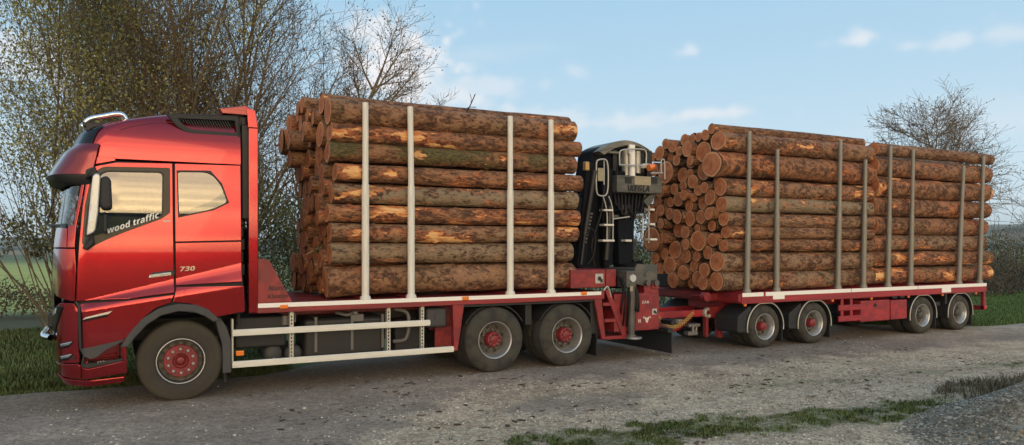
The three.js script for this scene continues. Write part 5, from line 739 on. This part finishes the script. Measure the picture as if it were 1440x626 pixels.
function grow(o, b, tips, p, dir, len, r, lv, rnd) {
  const seg = lv === 0 ? 9 : lv === 1 ? 6 : 3, pts = [p.clone()], rad = [r], d = dir.clone(), q = p.clone();
  for (let i = 1; i <= seg; i++) { d.add(V((rnd() - .5) * o.wig, (rnd() - .5) * o.wig * .6 + o.up[lv] * (lv ? 1 : .3), (rnd() - .5) * o.wig)).normalize(); q.addScaledVector(d, len / seg); pts.push(q.clone()); rad.push(Math.max(o.rmin, r * (1 - .8 * i / seg))); }
  limb(b, pts, rad, lv === 0 ? 8 : lv === 1 ? 5 : 3);
  if (lv >= o.levels) { tips.push(pts[seg], pts[Math.max(1, seg - 1)], pts[1]); return; }
  const n = o.kids[lv];
  for (let i = 0; i < n; i++) {
    const f = lerp(o.from[lv], .98, (i + rnd() * .8) / n), k = f * seg, i0 = Math.min(seg - 1, Math.floor(k)), at = pts[i0].clone().lerp(pts[i0 + 1], k - i0), dd = pts[i0 + 1].clone().sub(pts[i0]).normalize();
    const a = i * 2.4 + rnd() * 1.2, side2 = V(Math.cos(a), 0, Math.sin(a)), sp = o.spread[lv] * (.7 + .6 * rnd()); const nd = dd.clone().multiplyScalar(Math.cos(sp)).addScaledVector(side2.addScaledVector(dd, -side2.dot(dd)).normalize(), Math.sin(sp));
    grow(o, b, tips, at, nd, len * o.ratio[lv] * (lv === 0 ? lerp(1.15, .55, f) : 1) * (.7 + .5 * rnd()), Math.max(o.rmin, r * (1 - .75 * f) * .62), lv + 1, rnd);
  }
}
function tree(label, cat, x, z, o, group) {
  const rnd = rng(o.seed), t = thing(o.name || 'bare_tree', label, cat, [x, 0, z], group), b0 = Buf(), b = Buf(), tips = [];
  for (let s = 0; s < (o.stems || 1); s++) { const a = s * 2.4 + o.seed, l = o.stems > 1 ? .10 + .28 * rnd() : .05; const bb = Buf(); grow(o, bb, tips, V(Math.cos(a) * (o.stems > 1 ? .25 + o.base * rnd() : 0), -.05, Math.sin(a) * (o.stems > 1 ? .2 + o.base * rnd() : 0)), V(Math.cos(a) * l + (o.lean || 0), 1, Math.sin(a) * l).normalize(), o.h * (.75 + .3 * rnd()), o.r * (.7 + .5 * rnd()), 0, rnd); const off = b.pos.length / 3; for (const v of bb.pos) b.pos.push(v); for (const v of bb.nor) b.nor.push(v); for (const v of bb.idx) b.idx.push(v + off); }
  const g = done(b), me = new THREE.Mesh(g, o.bark || barkM); me.name = 'branches'; t.add(me);
  if (o.leaves) {
    const list = [], N = o.leaves, T = tips;
    for (let i = 0; i < N; i++) { const p = T[Math.floor(rnd() * T.length)], yy = p.y; if (o.low && rnd() > sst(o.low[1], o.low[0], yy) + .12) continue; const s = o.leaf * (.6 + .8 * rnd()), q = o.fuzz; list.push([p.x + (rnd() - .5) * q, yy + (rnd() - .5) * q, p.z + (rnd() - .5) * q, s, s, s, rnd() * 6.3, mix3(o.c0, o.c1, sst(-.4, .4, fbm(p.x * .9, p.y * .9 + p.z, 3, o.seed + 1) + .6 * (rnd() - .5))), rnd() * 6.3]); }
    const c = stuff('crown', leafG, leafM, list, t);
  }
  return t;
}
const tall = { wig: .22, up: [.05, .10, .05, .02], levels: 3, kids: [15, 8, 6], from: [.22, .2, .2], spread: [.55, .6, .7], ratio: [.34, .42, .5], rmin: .0045 };
tree('dense olive leaved tree standing behind the cab at the left edge', 'tree', -.95, -9.4, { ...tall, seed: 11, name: 'leafy_tree', stems: 4, base: .5, h: 9.5, r: .055, from: [.06, .2, .2], leaves: 44000, leaf: .066, fuzz: .5, c0: [.15, .16, .045], c1: [.42, .39, .13], low: [4.5, 15] });
tree('tall leafy many stemmed tree rising behind the cab roof', 'tree', .55, -10, { ...tall, seed: 23, name: 'leafy_tree', stems: 5, base: .4, h: 10, r: .055, leaves: 30000, leaf: .062, fuzz: .45, c0: [.15, .155, .045], c1: [.42, .38, .13], low: [4.5, 15] });
tree('nearly bare upright tree of many thin stems between cab and load', 'tree', 2.0, -9.6, { ...tall, seed: 31, stems: 7, base: .4, h: 10, r: .075, kids: [17, 9, 7], leaves: 17000, leaf: .06, fuzz: .35, c0: [.09, .08, .03], c1: [.24, .17, .07], bark: barkM2, low: [2, 9] });
tree('spreading bare tree with forked trunk rising beside the load', 'tree', 3.7, -8.6, { ...tall, seed: 47, stems: 2, base: .1, h: 9.0, r: .15, kids: [20, 11, 8], spread: [.7, .65, .7], ratio: [.33, .45, .5], lean: .02, leaves: 9000, leaf: .055, fuzz: .25, c0: [.06, .055, .02], c1: [.15, .10, .04], bark: barkM2 });
tree('small bare tree whose twig tips show above the lorry load', 'tree', 7.0, -10, { ...tall, seed: 53, stems: 3, base: .3, h: 6.2, r: .05, kids: [12, 6, 5], bark: barkM2 });
tree('thin pale sapling in the gap between load and crane', 'sapling', 11.5, -9, { ...tall, seed: 59, stems: 2, base: .1, h: 5.0, r: .03, kids: [9, 5, 4], leaves: 700, leaf: .05, fuzz: .15, c0: [.1, .1, .05], c1: [.2, .19, .1] });
tree('round bare tree standing far behind the rear of the trailer', 'tree', 47, -18, { wig: .3, up: [.03, .03, .03, .0], levels: 3, kids: [36, 13, 9], from: [.33, .2, .2], spread: [1.0, .6, .7], ratio: [.46, .42, .5], rmin: .010, seed: 67, stems: 1, h: 9.6, r: .2, leaves: 2600, leaf: .10, fuzz: .3, c0: [.07, .05, .03], c1: [.13, .09, .05], bark: barkM2 });
tree('low bare shrub tree leaning in at the right edge', 'tree', 39.5, -8.5, { wig: .3, up: [.02, .0, .0, .0], levels: 3, kids: [12, 7, 5], from: [.15, .2, .2], spread: [1.0, .7, .7], ratio: [.6, .45, .5], rmin: .008, seed: 71, stems: 3, base: .6, h: 5.2, r: .07 });
function bush(label, x, z, rx, h, rz, n, c0, c1, seed, leaf, name = 'bush', group, lo = 0) {
  const rnd = rng(seed), t = thing(name, label, 'bush', [x, 0, z], group), b = Buf();
  for (let i = 0; i < 26; i++) { const a = rnd() * 6.28, p = V((rnd() - .5) * rx * (lo ? .15 : 1), -.05, (rnd() - .5) * rz), d = V(Math.cos(a) * .5, 1, Math.sin(a) * .5).normalize(), pts = [p]; for (let k = 1; k < 5; k++) pts.push(pts[k - 1].clone().addScaledVector(d.add(V((rnd() - .5) * .5, 0, (rnd() - .5) * .5)).normalize(), h * (.16 + .12 * rnd()))); limb(b, pts, [.018, .014, .011, .008, .005], 4); }
  const me = new THREE.Mesh(done(b), barkM); me.name = 'stems'; t.add(me);
  const list = []; for (let i = 0; i < n; i++) { const x1 = (rnd() * 2 - 1) * rx, z1 = (rnd() * 2 - 1) * rz, lump = h * (.62 + .38 * fbm((x + x1) * .7, (z + z1) * .9, 3, seed)) * Math.sqrt(Math.max(0, 1 - (x1 / rx) ** 2 * .75 - (z1 / rz) ** 2 * .6)), y = lo + Math.max(.1, lump - lo) * rnd() ** .6; const cl = fbm((x + x1) * 1.3, y * 1.6 + z1, 3, seed + 3); if (cl < -.28) continue; const s = leaf * (.6 + .8 * rnd()); if (name === 'shrub' && y < 2.1 + .5 * vn(x1 * 2, z1, 5)) continue; list.push([x1, y, z1, s, s, s, rnd() * 6.3, mix3(c0, c1, sst(-.35, .4, cl + .7 * (rnd() - .5))), rnd() * 6.3]); }
  stuff('foliage', leafG, leafM, list, t); return t;
}
bush('low brown hedge across the field at the far left', -4.6, -15, 4.2, 1.7, .9, 7000, [.05, .045, .022], [.14, .115, .05], 81, .09, 'hedge');
bush('green bush seen between the headboard and the log ends', 3.3, -8.0, 1.8, 6.2, 1.1, 26000, [.055, .07, .02], [.19, .19, .065], 82, .07);
bush('leafy shrub with hanging branches at the left edge in front of the cab', -1.15, -8.9, 2.3, 5.2, 1.0, 11000, [.06, .07, .022], [.2, .2, .07], 91, .075, 'shrub', undefined, 1.75);
bush('olive hedge bush showing through the gap left of the crane', 10.9, -8.6, 1.8, 4.6, 1.0, 14000, [.08, .085, .025], [.25, .22, .075], 84, .075);
bush('olive leaved bush showing between crane column and trailer load', 14.6, -8.6, 2.4, 5.6, 1.2, 22000, [.08, .085, .025], [.25, .22, .08], 85, .075);
bush('brown bramble thicket at the end of the trailer', 29.5, -7.2, 2.8, 2.1, 1.4, 6000, [.035, .032, .02], [.12, .082, .045], 86, .09, 'bramble');
bush('dark bramble thicket at the right edge of the verge', 35.2, -7.8, 3.4, 2.2, 1.5, 7000, [.03, .034, .018], [.105, .08, .045], 87, .09, 'bramble');
bush('green bush beyond the verge at the right edge', 41, -11.5, 3, 4.2, 1.6, 7000, [.05, .06, .022], [.16, .15, .06], 93, .1, 'bush');
bush('bramble thicket behind the rear wheels of the trailer', 23.5, -7, 3, 1.9, 1.3, 3500, [.035, .036, .02], [.12, .09, .045], 88, .1, 'bramble');

scene.fog = new THREE.FogExp2(0xd6dde2, .00028);
scene.traverse((o) => { if (o.isMesh) { o.castShadow = true; o.receiveShadow = true; } });
renderer.render(scene, camera);
